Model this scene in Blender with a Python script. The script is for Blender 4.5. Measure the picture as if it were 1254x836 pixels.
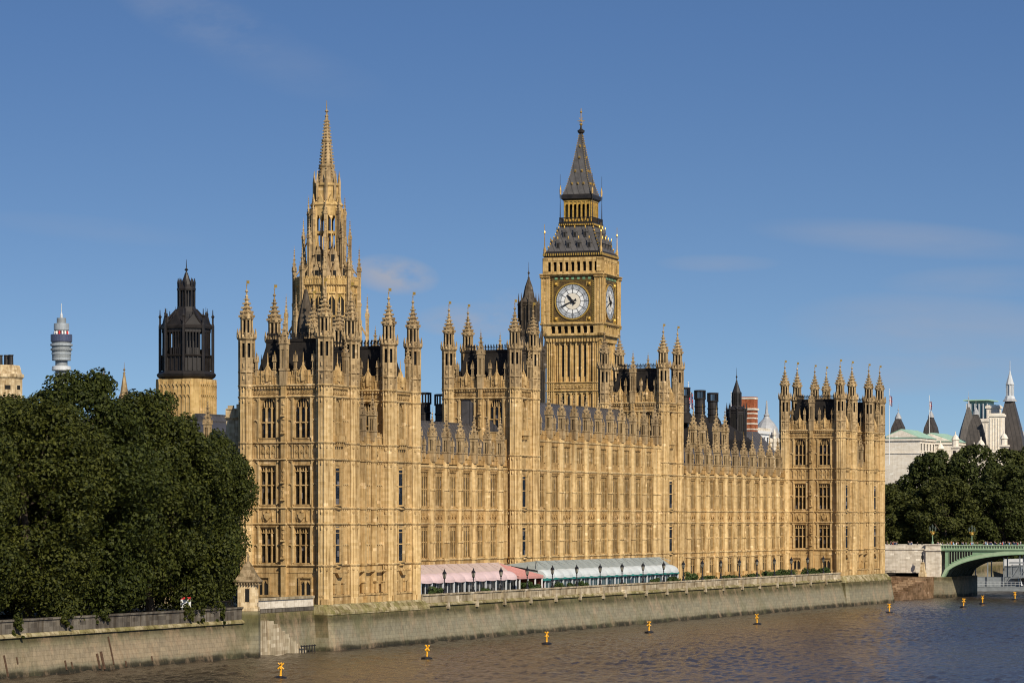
import bpy, math, random
import numpy as np
from mathutils import Vector, Matrix
R = math.radians
random.seed(7)
sc = bpy.context.scene
for o in list(bpy.data.objects): bpy.data.objects.remove(o)
COL = sc.collection

# ------------------------------------------------------------------ camera
cam_d = bpy.data.cameras.new('camera'); cam = bpy.data.objects.new('camera', cam_d); COL.objects.link(cam)
cam.location = (194.9, -398.1, 18.0)
cam.rotation_euler = (R(90), 0, math.atan2(.384, .922))
cam_d.sensor_width = 36; cam_d.lens = 113.1
cam_d.shift_y = 217/1254; cam_d.shift_x = 0
cam_d.clip_start = 1; cam_d.clip_end = 20000
sc.camera = cam
# ------------------------------------------------------------------ light
SUN_AZ, SUN_EL = 51, 35          # azimuth measured from -Y (south) towards +X (the river)
sdir = Vector((math.sin(R(SUN_AZ))*math.cos(R(SUN_EL)), -math.cos(R(SUN_AZ))*math.cos(R(SUN_EL)), math.sin(R(SUN_EL))))
sun_d = bpy.data.lights.new('sun', 'SUN'); sun_d.energy = 5.0; sun_d.angle = R(.53); sun_d.color = (1, .90, .74)
sun = bpy.data.objects.new('sun', sun_d); COL.objects.link(sun)
sun.rotation_euler = sdir.to_track_quat('Z', 'Y').to_euler(); sun.location = (150, -150, 150)
W = bpy.data.worlds.new('World'); sc.world = W; W.use_nodes = True
nt = W.node_tree; N = nt.nodes; L = nt.links
bg = N['Background']; bg.inputs[1].default_value = .105
sky = N.new('ShaderNodeTexSky'); sky.sky_type = 'NISHITA'; sky.sun_disc = False
sky.sun_elevation = R(SUN_EL); sky.sun_rotation = math.atan2(sdir.x, sdir.y)
sky.air_density = 1.0; sky.dust_density = .7; sky.ozone_density = 3.0; sky.altitude = 50
def mth(nt, op, a, b=None, c=None, clamp=False):
    n = nt.nodes.new('ShaderNodeMath'); n.operation = op; n.use_clamp = clamp
    for i, x in enumerate((a, b, c)):
        if x is None: continue
        if isinstance(x, (int, float)): n.inputs[i].default_value = x
        else: nt.links.new(x, n.inputs[i])
    return n.outputs[0]
tc = N.new('ShaderNodeTexCoord')
sep = N.new('ShaderNodeSeparateXYZ'); L.new(tc.outputs['Generated'], sep.inputs[0])
zz = mth(nt, 'MULTIPLY_ADD', sep.outputs[2], 2.9, .085)
cmb = N.new('ShaderNodeCombineXYZ'); L.new(sep.outputs[0], cmb.inputs[0]); L.new(sep.outputs[1], cmb.inputs[1]); L.new(zz, cmb.inputs[2])
nrm = N.new('ShaderNodeVectorMath'); nrm.operation = 'NORMALIZE'; L.new(cmb.outputs[0], nrm.inputs[0]); L.new(nrm.outputs[0], sky.inputs[0])
# a few thin clouds at fixed compass bearings
fw = mth(nt, 'ADD', mth(nt, 'MULTIPLY', sep.outputs[0], -.384), mth(nt, 'MULTIPLY', sep.outputs[1], .922))
rt = mth(nt, 'ADD', mth(nt, 'MULTIPLY', sep.outputs[0], .922), mth(nt, 'MULTIPLY', sep.outputs[1], .384))
fwc = mth(nt, 'MAXIMUM', fw, .05)
cu = mth(nt, 'DIVIDE', rt, fwc); cv = mth(nt, 'DIVIDE', sep.outputs[2], fwc)
cc = N.new('ShaderNodeCombineXYZ'); L.new(cu, cc.inputs[0]); L.new(cv, cc.inputs[1])
def cloud(u, v, su, sv, amp, nsc, lo, hi, stretch, rot=0):
    mp = N.new('ShaderNodeMapping'); mp.inputs['Location'].default_value = (u*31, v*17, amp); mp.inputs['Scale'].default_value = (nsc/stretch, nsc, 1); mp.inputs['Rotation'].default_value = (0, 0, rot)
    L.new(cc.outputs[0], mp.inputs[0])
    no = N.new('ShaderNodeTexNoise'); no.inputs['Scale'].default_value = 1; no.inputs['Detail'].default_value = 7; no.inputs['Roughness'].default_value = .6
    L.new(mp.outputs[0], no.inputs['Vector'])
    du = mth(nt, 'DIVIDE', mth(nt, 'SUBTRACT', cu, u), su); dv0 = mth(nt, 'SUBTRACT', cv, v)
    dv = mth(nt, 'DIVIDE', mth(nt, 'SUBTRACT', dv0, mth(nt, 'MULTIPLY', mth(nt, 'SUBTRACT', cu, u), math.tan(rot))), sv)
    g = mth(nt, 'SUBTRACT', 1, mth(nt, 'ADD', mth(nt, 'POWER', mth(nt, 'ABSOLUTE', du), 2), mth(nt, 'POWER', mth(nt, 'ABSOLUTE', dv), 2)), clamp=True)
    mr = N.new('ShaderNodeMapRange'); mr.inputs[1].default_value = lo; mr.inputs[2].default_value = hi; L.new(no.outputs[0], mr.inputs[0])
    return mth(nt, 'MULTIPLY', mth(nt, 'MULTIPLY', g, mr.outputs[0]), amp)
def pix(x, y): return (x-627)/3940, (635-y)/3940
masks = []
for (x, y, sx, sy, amp, nsc, lo, hi, st, rot) in [
    (482, 336, 58, 26, 1.0, 110, .25, .55, 1.7, -.10), (585, 392, 85, 24, .85, 100, .32, .66, 2.0, 0), (640, 372, 60, 22, .55, 90, .35, .65, 1.6, 0),
    (262, 30, 130, 45, .44, 40, .38, .75, 2.2, -.35), (1110, 292, 200, 24, .42, 60, .28, .78, 6, -.07), (1150, 405, 200, 50, .72, 40, .24, .78, 4, -.05), (1200, 345, 130, 22, .42, 60, .26, .75, 5, .03),
    (1150, 450, 190, 36, .6, 60, .28, .75, 3, 0), (880, 322, 80, 12, .32, 70, .33, .7, 5, 0), (110, 280, 150, 18, .14, 50, .35, .7, 5, -.1), (340, 75, 150, 40, .14, 40, .4, .75, 3, -.3)]:
    u, v = pix(x, y); masks.append(cloud(u, v, sx/3940, sy/3940, amp, nsc, lo, hi, st, rot))
tot = masks[0]
for m_ in masks[1:]: tot = mth(nt, 'MAXIMUM', tot, m_)
tint = N.new('ShaderNodeMix'); tint.data_type = 'RGBA'; tint.blend_type = 'MULTIPLY'; tint.inputs[0].default_value = 1
tgr = N.new('ShaderNodeMix'); tgr.data_type = 'RGBA'; L.new(mth(nt, 'MULTIPLY', cv, 6.5, clamp=True), tgr.inputs[0]); tgr.inputs[6].default_value = (.96, .97, .90, 1); tgr.inputs[7].default_value = (.82, .985, 1.14, 1)
L.new(tgr.outputs[2], tint.inputs[7]); L.new(sky.outputs[0], tint.inputs[6])
mixc = N.new('ShaderNodeMix'); mixc.data_type = 'RGBA'; L.new(tot, mixc.inputs[0]); L.new(tint.outputs[2], mixc.inputs[6]); mixc.inputs[7].default_value = (3.3, 3.6, 4.4, 1)
L.new(mixc.outputs[2], bg.inputs[0])
sc.view_settings.view_transform = 'Standard'; sc.view_settings.look = 'None'; sc.view_settings.gamma = 1; sc.view_settings.use_curve_mapping = False
sc.view_settings.exposure = 0.04
sc.cycles.filter_width = 1.1

# ------------------------------------------------------------------ materials
def new_mat(name):
    m = bpy.data.materials.new(name); m.use_nodes = True
    return m, m.node_tree, m.node_tree.nodes['Principled BSDF']
def setv(b, col=None, rough=None, metal=None, spec=None):
    if col: b.inputs['Base Color'].default_value = (*col, 1)
    if rough is not None: b.inputs['Roughness'].default_value = rough
    if metal is not None: b.inputs['Metallic'].default_value = metal
    if spec is not None: b.inputs['Specular IOR Level'].default_value = spec
def noise(nt, vec, scale, detail=4, rough=.55, vscale=None):
    if vscale:
        mp = nt.nodes.new('ShaderNodeMapping'); mp.inputs['Scale'].default_value = vscale; nt.links.new(vec, mp.inputs[0]); vec = mp.outputs[0]
    n = nt.nodes.new('ShaderNodeTexNoise'); n.inputs['Scale'].default_value = scale; n.inputs['Detail'].default_value = detail; n.inputs['Roughness'].default_value = rough
    nt.links.new(vec, n.inputs['Vector']); return n.outputs[0]
def ramp(nt, fac, stops):
    n = nt.nodes.new('ShaderNodeValToRGB'); nt.links.new(fac, n.inputs[0]); e = n.color_ramp.elements
    while len(e) < len(stops): e.new(.5)
    for k, (p, c) in enumerate(stops):
        e[k].position = p; e[k].color = (*c, 1) if len(c) == 3 else c
    return n.outputs[0]
def mixcol(nt, fac, a, b, mode='MIX'):
    n = nt.nodes.new('ShaderNodeMix'); n.data_type = 'RGBA'; n.blend_type = mode
    for i, x in ((0, fac), (6, a), (7, b)):
        if isinstance(x, (int, float)): n.inputs[i].default_value = x
        elif isinstance(x, tuple): n.inputs[i].default_value = (*x, 1)
        else: nt.links.new(x, n.inputs[i])
    return n.outputs[2]
def wpos(nt):
    g = nt.nodes.new('ShaderNodeNewGeometry'); return g.outputs['Position']
def mrange(nt, v, a, b, c=0, d=1):
    n = nt.nodes.new('ShaderNodeMapRange'); nt.links.new(v, n.inputs[0])
    for i, x in enumerate((a, b, c, d)): n.inputs[i+1].default_value = x
    return n.outputs[0]
def blocks(nt, pos, bh, bw):
    s = nt.nodes.new('ShaderNodeSeparateXYZ'); nt.links.new(pos, s.inputs[0])
    row = mth(nt, 'FLOOR', mth(nt, 'DIVIDE', s.outputs[2], bh))
    xy = mth(nt, 'ADD', mth(nt, 'MULTIPLY', s.outputs[0], 1.0), mth(nt, 'MULTIPLY', s.outputs[1], 1.0))
    col = mth(nt, 'FLOOR', mth(nt, 'ADD', mth(nt, 'DIVIDE', xy, bw), mth(nt, 'MULTIPLY', row, .5)))
    c = nt.nodes.new('ShaderNodeCombineXYZ'); nt.links.new(row, c.inputs[0]); nt.links.new(col, c.inputs[1])
    w = nt.nodes.new('ShaderNodeTexWhiteNoise'); w.noise_dimensions = '2D'; nt.links.new(c.outputs[0], w.inputs['Vector'])
    return w.outputs[0], s.outputs[2]
def stone_mat(name, base, lite, dark, stain, stain_lo=.5, patch=.96, bh=.42, bw=.95, streak=1):
    m, nt, b = new_mat(name); p = wpos(nt)
    bl, z = blocks(nt, p, bh, bw)
    c = ramp(nt, bl, [(0, dark), (.45, base), (.9, lite)])
    c = mixcol(nt, mth(nt, 'MULTIPLY', mth(nt, 'GREATER_THAN', bl, patch), .75), c, tuple(min(1, x*1.25+.09) for x in lite))
    st = noise(nt, p, .35, 6, .65, (1, 1, .22))
    c = mixcol(nt, mrange(nt, st, stain_lo, stain_lo+.25, 0, .75), c, stain)
    c = mixcol(nt, streak, c, ramp(nt, noise(nt, p, 1.6, 5, .7, (1, 1, .07)), [(.36, (.52, .47, .41)), (.53, (1, 1, 1)), (.7, (1.06, 1.06, 1.06))]), 'MULTIPLY')
    big = noise(nt, p, .05, 3)
    c = mixcol(nt, 1, c, ramp(nt, big, [(.3, (.84, .82, .80)), (.7, (1.08, 1.06, 1.02))]), 'MULTIPLY')
    nt.links.new(c, b.inputs['Base Color']); setv(b, rough=.9, spec=.2)
    bp = nt.nodes.new('ShaderNodeBump'); bp.inputs['Strength'].default_value = .35; bp.inputs['Distance'].default_value = .15
    nt.links.new(noise(nt, p, 2.2, 6, .7), bp.inputs['Height']); nt.links.new(bp.outputs[0], b.inputs['Normal'])
    return m
def flat_mat(name, col, rough=.7, metal=0, var=.25, nscale=1.5, spec=.4):
    m, nt, b = new_mat(name); p = wpos(nt); f = noise(nt, p, nscale, 5, .6)
    lo = tuple(x*(1-var) for x in col); hi = tuple(min(1, x*(1+var)) for x in col)
    nt.links.new(ramp(nt, f, [(.3, lo), (.7, hi)]), b.inputs['Base Color']); setv(b, rough=rough, metal=metal, spec=spec)
    return m
M = {}
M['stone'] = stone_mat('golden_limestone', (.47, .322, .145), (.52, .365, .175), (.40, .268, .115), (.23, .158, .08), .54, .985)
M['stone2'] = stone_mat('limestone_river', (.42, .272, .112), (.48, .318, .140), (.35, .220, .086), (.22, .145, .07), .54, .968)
M['stone_lite'] = stone_mat('pale_rib_limestone', (.57, .412, .205), (.62, .46, .24), (.50, .355, .165), (.29, .21, .115), .56, .99)  # paler than the wall slabs; for ribs, buttresses, mouldings and corner shafts
M['grey_stone'] = stone_mat('weathered_limestone', (.43, .315, .168), (.50, .37, .205), (.34, .245, .13), (.22, .165, .105), .44, .99)
M['pale_stone'] = stone_mat('pale_limestone', (.55, .43, .26), (.66, .54, .36), (.44, .33, .19), (.33, .26, .16), .52, .99)
M['portland'] = stone_mat('portland_stone', (.66, .60, .50), (.74, .68, .58), (.56, .50, .41), (.44, .39, .31), .56, .99, streak=.4)
M['white_stone'] = stone_mat('white_building_stone', (.76, .70, .60), (.80, .75, .66), (.70, .64, .54), (.58, .52, .44), .60, .99, streak=.25)
M['lantern_stone'] = stone_mat('clean_ochre_stone', (.54, .375, .155), (.60, .42, .19), (.47, .315, .125), (.36, .25, .11), .6, .99)
def glass_mat():
    m, nt, b = new_mat('leaded_glass'); p = wpos(nt)
    bl, z = blocks(nt, p, .8, .62)
    nt.links.new(ramp(nt, bl, [(0, (.004, .004, .005)), (.7, (.008, .008, .008)), (.86, (.02, .017, .015)), (1, (.13, .12, .12))]), b.inputs['Base Color']); setv(b, rough=.12, spec=.45)
    bp = nt.nodes.new('ShaderNodeBump'); bp.inputs['Strength'].default_value = .5; bp.inputs['Distance'].default_value = .1
    nt.links.new(noise(nt, p, 3, 2), bp.inputs['Height']); nt.links.new(bp.outputs[0], b.inputs['Normal'])
    return m
M['glass'] = glass_mat()
M['void'] = flat_mat('dark_interior', (.008, .007, .006), .9)
def slate_mat(name, col, seam=.55):
    m, nt, b = new_mat(name); p = wpos(nt)
    s = nt.nodes.new('ShaderNodeSeparateXYZ'); nt.links.new(p, s.inputs[0])
    xy = mth(nt, 'ADD', mth(nt, 'MULTIPLY', s.outputs[0], .75), s.outputs[1])
    saw = mth(nt, 'FRACT', mth(nt, 'DIVIDE', xy, 1.1))
    line = mth(nt, 'LESS_THAN', saw, .16)
    f = noise(nt, p, .7, 5, .65)
    c = ramp(nt, f, [(.3, tuple(x*.65 for x in col)), (.7, tuple(x*1.3 for x in col))])
    c = mixcol(nt, line, c, tuple(x*seam for x in col))
    nt.links.new(c, b.inputs['Base Color']); setv(b, rough=.5, spec=.35); return m
M['slate'] = slate_mat('slate_roof', (.070, .065, .065))
M['brown_slate'] = slate_mat('brown_slate_roof', (.062, .052, .044))
M['iron'] = flat_mat('cast_iron_roof', (.020, .017, .015), .75, 0, .4, 1.0, .15)
M['black_iron'] = flat_mat('black_iron', (.017, .0135, .0115), .5, 0, .5, .8)
M['dark_stone'] = stone_mat('sooty_stone', (.085, .068, .05), (.11, .09, .068), (.06, .048, .036), (.04, .033, .026), .5, .99)
M['clockroof'] = slate_mat('clock_roof_iron', (.088, .082, .078), .6)
M['gold'] = flat_mat('gilding', (.62, .38, .08), .35, .55, .25, 2)
M['gilt_stone'] = flat_mat('gilded_stone', (.42, .27, .07), .5, .2, .35, 2)
M['gold_belfry'] = flat_mat('gilded_belfry', (.50, .31, .07), .45, .3, .35, 2)
M['gilt_dark'] = flat_mat('dark_gilt_panel', (.10, .062, .02), .5, .2, .6, 3)
M['dial'] = flat_mat('opal_glass', (.74, .74, .72), .4, 0, .06, 2)
M['dial_grey'] = flat_mat('opal_leaded', (.43, .45, .47), .4, 0, .1, 3)
M['dial_cream'] = flat_mat('opal_centre', (.66, .60, .49), .4, 0, .06, 2)
M['black'] = flat_mat('black_paint', (.012, .012, .014), .4)
M['green_tile'] = flat_mat('green_shields', (.16, .30, .16), .6)
def wall_mat(name, tint=(1, 1, 1), low=(.245, .222, .152)):
    m, nt, b = new_mat(name); p = wpos(nt)
    s = nt.nodes.new('ShaderNodeSeparateXYZ'); nt.links.new(p, s.inputs[0])
    n1 = noise(nt, p, .35, 7, .68, (.5, .5, 1.2)); n2 = noise(nt, p, 1.1, 6, .7, (1, 1, .22)); n3 = noise(nt, p, .13, 4, .6)
    bl, _ = blocks(nt, p, .55, 1.3)
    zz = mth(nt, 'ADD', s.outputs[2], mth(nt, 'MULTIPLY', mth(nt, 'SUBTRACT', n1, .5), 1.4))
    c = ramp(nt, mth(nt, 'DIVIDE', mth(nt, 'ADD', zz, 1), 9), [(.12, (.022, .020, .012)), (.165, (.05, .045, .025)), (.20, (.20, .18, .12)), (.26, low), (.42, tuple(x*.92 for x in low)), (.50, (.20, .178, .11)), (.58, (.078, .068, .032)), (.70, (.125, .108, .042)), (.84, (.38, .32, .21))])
    c = mixcol(nt, 1, c, ramp(nt, bl, [(0, (.88, .88, .88)), (1, (1.09, 1.07, 1.04))]), 'MULTIPLY')
    c = mixcol(nt, mrange(nt, noise(nt, p, .35, 7, .72, (1, 1, .6)), .50, .70, 0, .65), c, (.38, .265, .165))
    jr = mth(nt, 'LESS_THAN', mth(nt, 'FRACT', mth(nt, 'DIVIDE', s.outputs[2], .55)), .09)
    c = mixcol(nt, mth(nt, 'MULTIPLY', jr, .30), c, (.06, .05, .035))
    c = mixcol(nt, mrange(nt, n3, .54, .70, 0, .6), c, (.115, .115, .055))
    c = mixcol(nt, mrange(nt, n2, .60, .78, 0, .6), c, (.07, .055, .035))
    c = mixcol(nt, 1, c, ramp(nt, noise(nt, p, 1.9, 6, .75, (1, 1, .5)), [(.32, (.70, .68, .64)), (.55, (1, 1, 1)), (.72, (1.12, 1.1, 1.08))]), 'MULTIPLY')
    c = mixcol(nt, 1, c, tint, 'MULTIPLY')
    nt.links.new(c, b.inputs['Base Color']); setv(b, rough=.85, spec=.25)
    bp = nt.nodes.new('ShaderNodeBump'); bp.inputs['Strength'].default_value = .5; bp.inputs['Distance'].default_value = .25
    nt.links.new(n2, bp.inputs['Height']); nt.links.new(bp.outputs[0], b.inputs['Normal'])
    return m
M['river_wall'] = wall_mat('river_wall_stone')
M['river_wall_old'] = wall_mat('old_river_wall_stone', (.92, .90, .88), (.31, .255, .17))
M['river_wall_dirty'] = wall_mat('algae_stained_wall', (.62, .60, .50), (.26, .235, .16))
M['parapet_stone'] = stone_mat('parapet_stone', (.43, .36, .25), (.52, .45, .33), (.33, .27, .18), (.20, .17, .10), .46, .97, .5, 1.2)
M['moss_stone'] = stone_mat('mossy_stone', (.29, .24, .13), (.42, .36, .23), (.19, .165, .07), (.15, .14, .035), .44, .99, .5, 1.2)
M['dark_coping'] = stone_mat('sooty_coping', (.13, .115, .095), (.18, .16, .13), (.085, .075, .062), (.06, .05, .042), .46, .99, .5, 1.4)
def water_mat():
    m, nt, b = new_mat('river_water'); p = wpos(nt)
    setv(b, rough=.15, spec=.5); b.inputs['IOR'].default_value = 1.33
    h3 = noise(nt, p, .02, 5, .6, (1, .5, 1)); h1 = noise(nt, p, 1.3, 5, .62, (1.0, .7, 1))
    nt.links.new(ramp(nt, h3, [(.35, (.040, .030, .022)), (.65, (.062, .045, .029))]), b.inputs['Base Color'])
    bp = nt.nodes.new('ShaderNodeBump'); bp.inputs['Strength'].default_value = 1.0; bp.inputs['Distance'].default_value = .26
    nt.links.new(h1, bp.inputs['Height']); nt.links.new(bp.outputs[0], b.inputs['Normal'])
    return m
M['water'] = water_mat()
M['ground'] = flat_mat('park_ground', (.09, .085, .05), .95, 0, .4, .3)
M['paving'] = flat_mat('terrace_paving', (.30, .26, .20), .9, 0, .25, .8)
M['asphalt'] = flat_mat('asphalt', (.05, .05, .052), .9, 0, .3, .8)
def leaf_mat(name, a, b_):
    m, nt, b = new_mat(name); g = nt.nodes.new('ShaderNodeNewGeometry')
    oi = nt.nodes.new('ShaderNodeObjectInfo')
    c = ramp(nt, g.outputs['Random Per Island'], [(0, a), (1, b_)])
    c = mixcol(nt, 1, c, ramp(nt, oi.outputs['Random'], [(0, (.85, .9, .85)), (1, (1.15, 1.08, 1.0))]), 'MULTIPLY')
    nt.links.new(c, b.inputs['Base Color']); setv(b, rough=.62, spec=.18); return m
M['leaf'] = leaf_mat('plane_leaves', (.013, .019, .003), (.058, .064, .009))
M['leaf2'] = leaf_mat('far_leaves', (.020, .026, .006), (.058, .066, .013))
M['leaf3'] = leaf_mat('shrub_leaves', (.022, .040, .012), (.07, .10, .028))
M['bark'] = flat_mat('bark', (.075, .055, .038), .9, 0, .5, 1.2)
M['pink'] = flat_mat('pink_canvas', (.58, .43, .42), .7, 0, .12, .5)
M['pinkgrey'] = flat_mat('faded_pink_canvas', (.45, .34, .29), .8, 0, .12, .6)
M['rose'] = flat_mat('rose_canvas', (.52, .25, .22), .8, 0, .1, .8)
M['greygreen'] = flat_mat('grey_green_canvas', (.25, .27, .25), .8, 0, .15, .6)
M['white_canvas'] = flat_mat('white_canvas', (.50, .53, .52), .7, 0, .12, .6)
M['teal'] = flat_mat('teal_trim', (.03, .20, .17), .6)
M['white'] = flat_mat('white_paint', (.72, .72, .70), .5, 0, .06)
M['maroon'] = flat_mat('maroon_board', (.09, .022, .014), .6)
M['red'] = flat_mat('red_paint', (.55, .03, .03), .5)
M['blue'] = flat_mat('blue_cloth', (.02, .03, .16), .7)
M['yellow'] = flat_mat('yellow_buoy_paint', (.78, .38, .02), .45, 0, .12, 4)
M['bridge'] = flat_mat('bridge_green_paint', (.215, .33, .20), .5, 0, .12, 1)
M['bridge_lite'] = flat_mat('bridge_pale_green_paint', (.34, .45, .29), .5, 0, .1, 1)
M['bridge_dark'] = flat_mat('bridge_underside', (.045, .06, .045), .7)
M['brick'] = stone_mat('red_brick', (.33, .10, .045), (.38, .13, .06), (.25, .07, .03), (.18, .06, .03), .6, .99, .3, .6)
M['copper'] = flat_mat('verdigris_copper', (.33, .50, .37), .6, 0, .12, .4)
M['grey_metal'] = flat_mat('grey_metal', (.22, .24, .25), .5, .1, .2, 1)
M['pale_metal'] = flat_mat('pale_metal', (.50, .52, .53), .5, 0, .12, 1)
M['lead_cap'] = flat_mat('grey_lead', (.33, .33, .33), .5, 0, .2, 1)
M['blue_glass'] = flat_mat('blue_glass', (.035, .07, .085), .15, 0, .3, .3, .6)
M['navy'] = flat_mat('navy_screen', (.06, .07, .12), .3)
M['steel'] = flat_mat('weathered_steel', (.34, .37, .39), .4, .2, .2, .3)
M['lamp_glass'] = flat_mat('lamp_glass', (.30, .28, .22), .2)
M['steps_sunlit'] = stone_mat('sunlit_river_steps', (.36, .25, .155), (.44, .31, .20), (.24, .16, .095), (.14, .095, .055), .50, .98, .37, 1.2)  # lighter brown that paints sunlight onto the landing treads
M['rust'] = flat_mat('rusty_iron', (.07, .038, .02), .85, 0, .5, 4)
M['kiosk_roof'] = stone_mat('mossy_roof_stone', (.25, .19, .115), (.31, .24, .15), (.17, .13, .075), (.12, .10, .05), .5, .99)
M['steps'] = stone_mat('brown_river_steps', (.20, .125, .07), (.28, .18, .11), (.13, .08, .042), (.10, .065, .035), .48, .98, .5, 1.2)

# ------------------------------------------------------------------ mesh builder
class MB:
    def __init__(s, a=0, o=(0, 0, 0)): s.v = []; s.f = []; s.m = []; s.fr(a, o); s.mat = 0
    def fr(s, a=0, o=(0, 0, 0)):
        # face frame: s along the wall (left to right seen from outside), n outward, z up; a = 0 faces south, 90 faces east
        s.ca, s.sa, s.o = math.cos(R(a)), math.sin(R(a)), o; return s
    def P(s, u, n, z): return (s.o[0]+u*s.ca+n*s.sa, s.o[1]+u*s.sa-n*s.ca, s.o[2]+z)
    def add(s, pts, faces, mat=None):
        k = len(s.v); s.v += [s.P(*p) for p in pts]
        for f in faces: s.f.append([k+i for i in f]); s.m.append(s.mat if mat is None else mat)
    def box(s, u0, u1, n0, n1, z0, z1, mat=None):
        s.add([(u0, n0, z0), (u1, n0, z0), (u1, n1, z0), (u0, n1, z0), (u0, n0, z1), (u1, n0, z1), (u1, n1, z1), (u0, n1, z1)],
              [(0, 1, 2, 3), (7, 6, 5, 4), (0, 4, 5, 1), (1, 5, 6, 2), (2, 6, 7, 3), (3, 7, 4, 0)], mat)
    def prism(s, poly, z0, z1, mat=None, k=1, c=None):
        n = len(poly); c = c or (sum(p[0] for p in poly)/n, sum(p[1] for p in poly)/n)
        top = [(c[0]+(p[0]-c[0])*k, c[1]+(p[1]-c[1])*k, z1) for p in poly]
        s.add([(p[0], p[1], z0) for p in poly]+top, [tuple(range(n)), tuple(range(2*n-1, n-1, -1))]+[(i, (i+1) % n, n+(i+1) % n, n+i) for i in range(n)], mat)
    def lathe(s, u, n, prof, seg=8, rot=None, mat=None):
        rot = math.pi/seg if rot is None else rot
        pts = []; fs = []
        for r, z in prof:
            for i in range(seg):
                a = rot+2*math.pi*i/seg; pts.append((u+r*math.cos(a), n+r*math.sin(a), z))
        for j in range(len(prof)-1):
            for i in range(seg):
                fs.append((j*seg+i, j*seg+(i+1) % seg, (j+1)*seg+(i+1) % seg, (j+1)*seg+i))
        fs.append(tuple(range(seg))); fs.append(tuple(range(len(prof)*seg-1, (len(prof)-1)*seg-1, -1)))
        s.add(pts, fs, mat)
    def bar(s, p, q, r, seg=5, mat=None, r2=None):
        p, q = Vector(p), Vector(q); d = (q-p).normalized(); a = d.orthogonal().normalized(); b = d.cross(a); r2 = r if r2 is None else r2
        pts = [tuple(p+(a*math.cos(t)+b*math.sin(t))*r) for t in [2*math.pi*i/seg for i in range(seg)]]+[tuple(q+(a*math.cos(t)+b*math.sin(t))*r2) for t in [2*math.pi*i/seg for i in range(seg)]]
        s.add(pts, [tuple(range(seg)), tuple(range(2*seg-1, seg-1, -1))]+[(i, (i+1) % seg, seg+(i+1) % seg, seg+i) for i in range(seg)], mat)
    def extr(s, poly, n0, n1, mat=None):
        # polygon in the wall plane (u, z) given thickness n0..n1
        k = len(poly)
        s.add([(p[0], n0, p[1]) for p in poly]+[(p[0], n1, p[1]) for p in poly], [tuple(range(k)), tuple(range(2*k-1, k-1, -1))]+[(i, (i+1) % k, k+(i+1) % k, k+i) for i in range(k)], mat)
    def ext_u(s, poly, u0, u1, mat=None):
        # profile (n, z) swept along the wall
        k = len(poly)
        s.add([(u0, p[0], p[1]) for p in poly]+[(u1, p[0], p[1]) for p in poly], [tuple(range(k)), tuple(range(2*k-1, k-1, -1))]+[(i, (i+1) % k, k+(i+1) % k, k+i) for i in range(k)], mat)
    def mesh(s, name, mats):
        me = bpy.data.meshes.new(name); me.from_pydata(s.v, [], s.f); me.polygons.foreach_set('material_index', s.m)
        for k in mats: me.materials.append(M[k])
        me.update(); return me
def tag(o, label=None, cat=None, group=None, kind=None):
    if label: o['label'] = label
    if cat: o['category'] = cat
    if group: o['group'] = group
    if kind: o['kind'] = kind
    return o
def link(name, data, parent=None, loc=(0, 0, 0), rot=0):
    o = bpy.data.objects.new(name, data); COL.objects.link(o); o.location = loc; o.rotation_euler = (0, 0, rot)
    if parent: o.parent = parent
    return o
def empty(name, loc, label, cat, group=None, rot=0):
    o = link(name, None, None, loc, rot); o.empty_display_size = 1; return tag(o, label, cat, group)
def obj(name, mb, mats, parent=None, loc=(0, 0, 0), rot=0, label=None):
    o = link(name, mb.mesh(name, mats), parent, loc, rot)
    if label: o['label'] = label
    return o
def struct(name, mb, mats): return tag(obj(name, mb, mats), kind='structure')
def copy_tree(o, parent=None):
    c = o.copy(); COL.objects.link(c)
    if parent: c.parent = parent
    for ch in list(o.children): copy_tree(ch, c)
    return c
ORD = ['first', 'second', 'third', 'fourth', 'fifth', 'sixth', 'seventh', 'eighth', 'ninth', 'tenth', 'eleventh', 'twelfth', 'thirteenth', 'fourteenth', 'fifteenth', 'sixteenth', 'seventeenth', 'eighteenth', 'nineteenth', 'twentieth']

# ================================================================== SETTING
# the river: a real wave field near the palace, flat sheets beyond it
rs = np.random.RandomState(5); gx = np.arange(-14, 122.01, .42); gy = np.arange(-122, 440.01, .6); GX, GY = np.meshgrid(gx, gy); GZ = np.zeros_like(GX)
for k in range(46):
    lam = 1.45*(1.085**(k % 23))*rs.uniform(.9, 1.1); th = R(205)+rs.normal(0, .55); kk = 2*math.pi/lam
    amp = .0128*lam**.15*rs.uniform(.6, 1.3)
    GZ += amp*np.sin(kk*(GX*math.cos(th)+GY*math.sin(th))+rs.uniform(0, 6.28)+1.5*np.sin(GX*.021*rs.uniform(.5, 1.5)+GY*.017*rs.uniform(.5, 1.5)+rs.uniform(0, 6)))
patch = .55+.45*np.sin(GX*.043+1.3*np.sin(GY*.019))*np.sin(GY*.031+1.7*np.sin(GX*.027)); edge = np.minimum.reduce([GX-gx[0], gx[-1]-GX, GY-gy[0], gy[-1]-GY]); GZ *= (.45+.75*np.clip(patch, 0, 1))*np.clip(edge/6, 0, 1)
nx, ny = len(gx), len(gy); vs = np.stack([GX, GY, GZ], -1).reshape(-1, 3).tolist(); fs = [(j*nx+i, j*nx+i+1, (j+1)*nx+i+1, (j+1)*nx+i) for j in range(ny-1) for i in range(nx-1)]
x0, x1, y0, y1 = float(gx[0]), float(gx[-1]), float(gy[0]), float(gy[-1]); k0 = len(vs)
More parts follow.
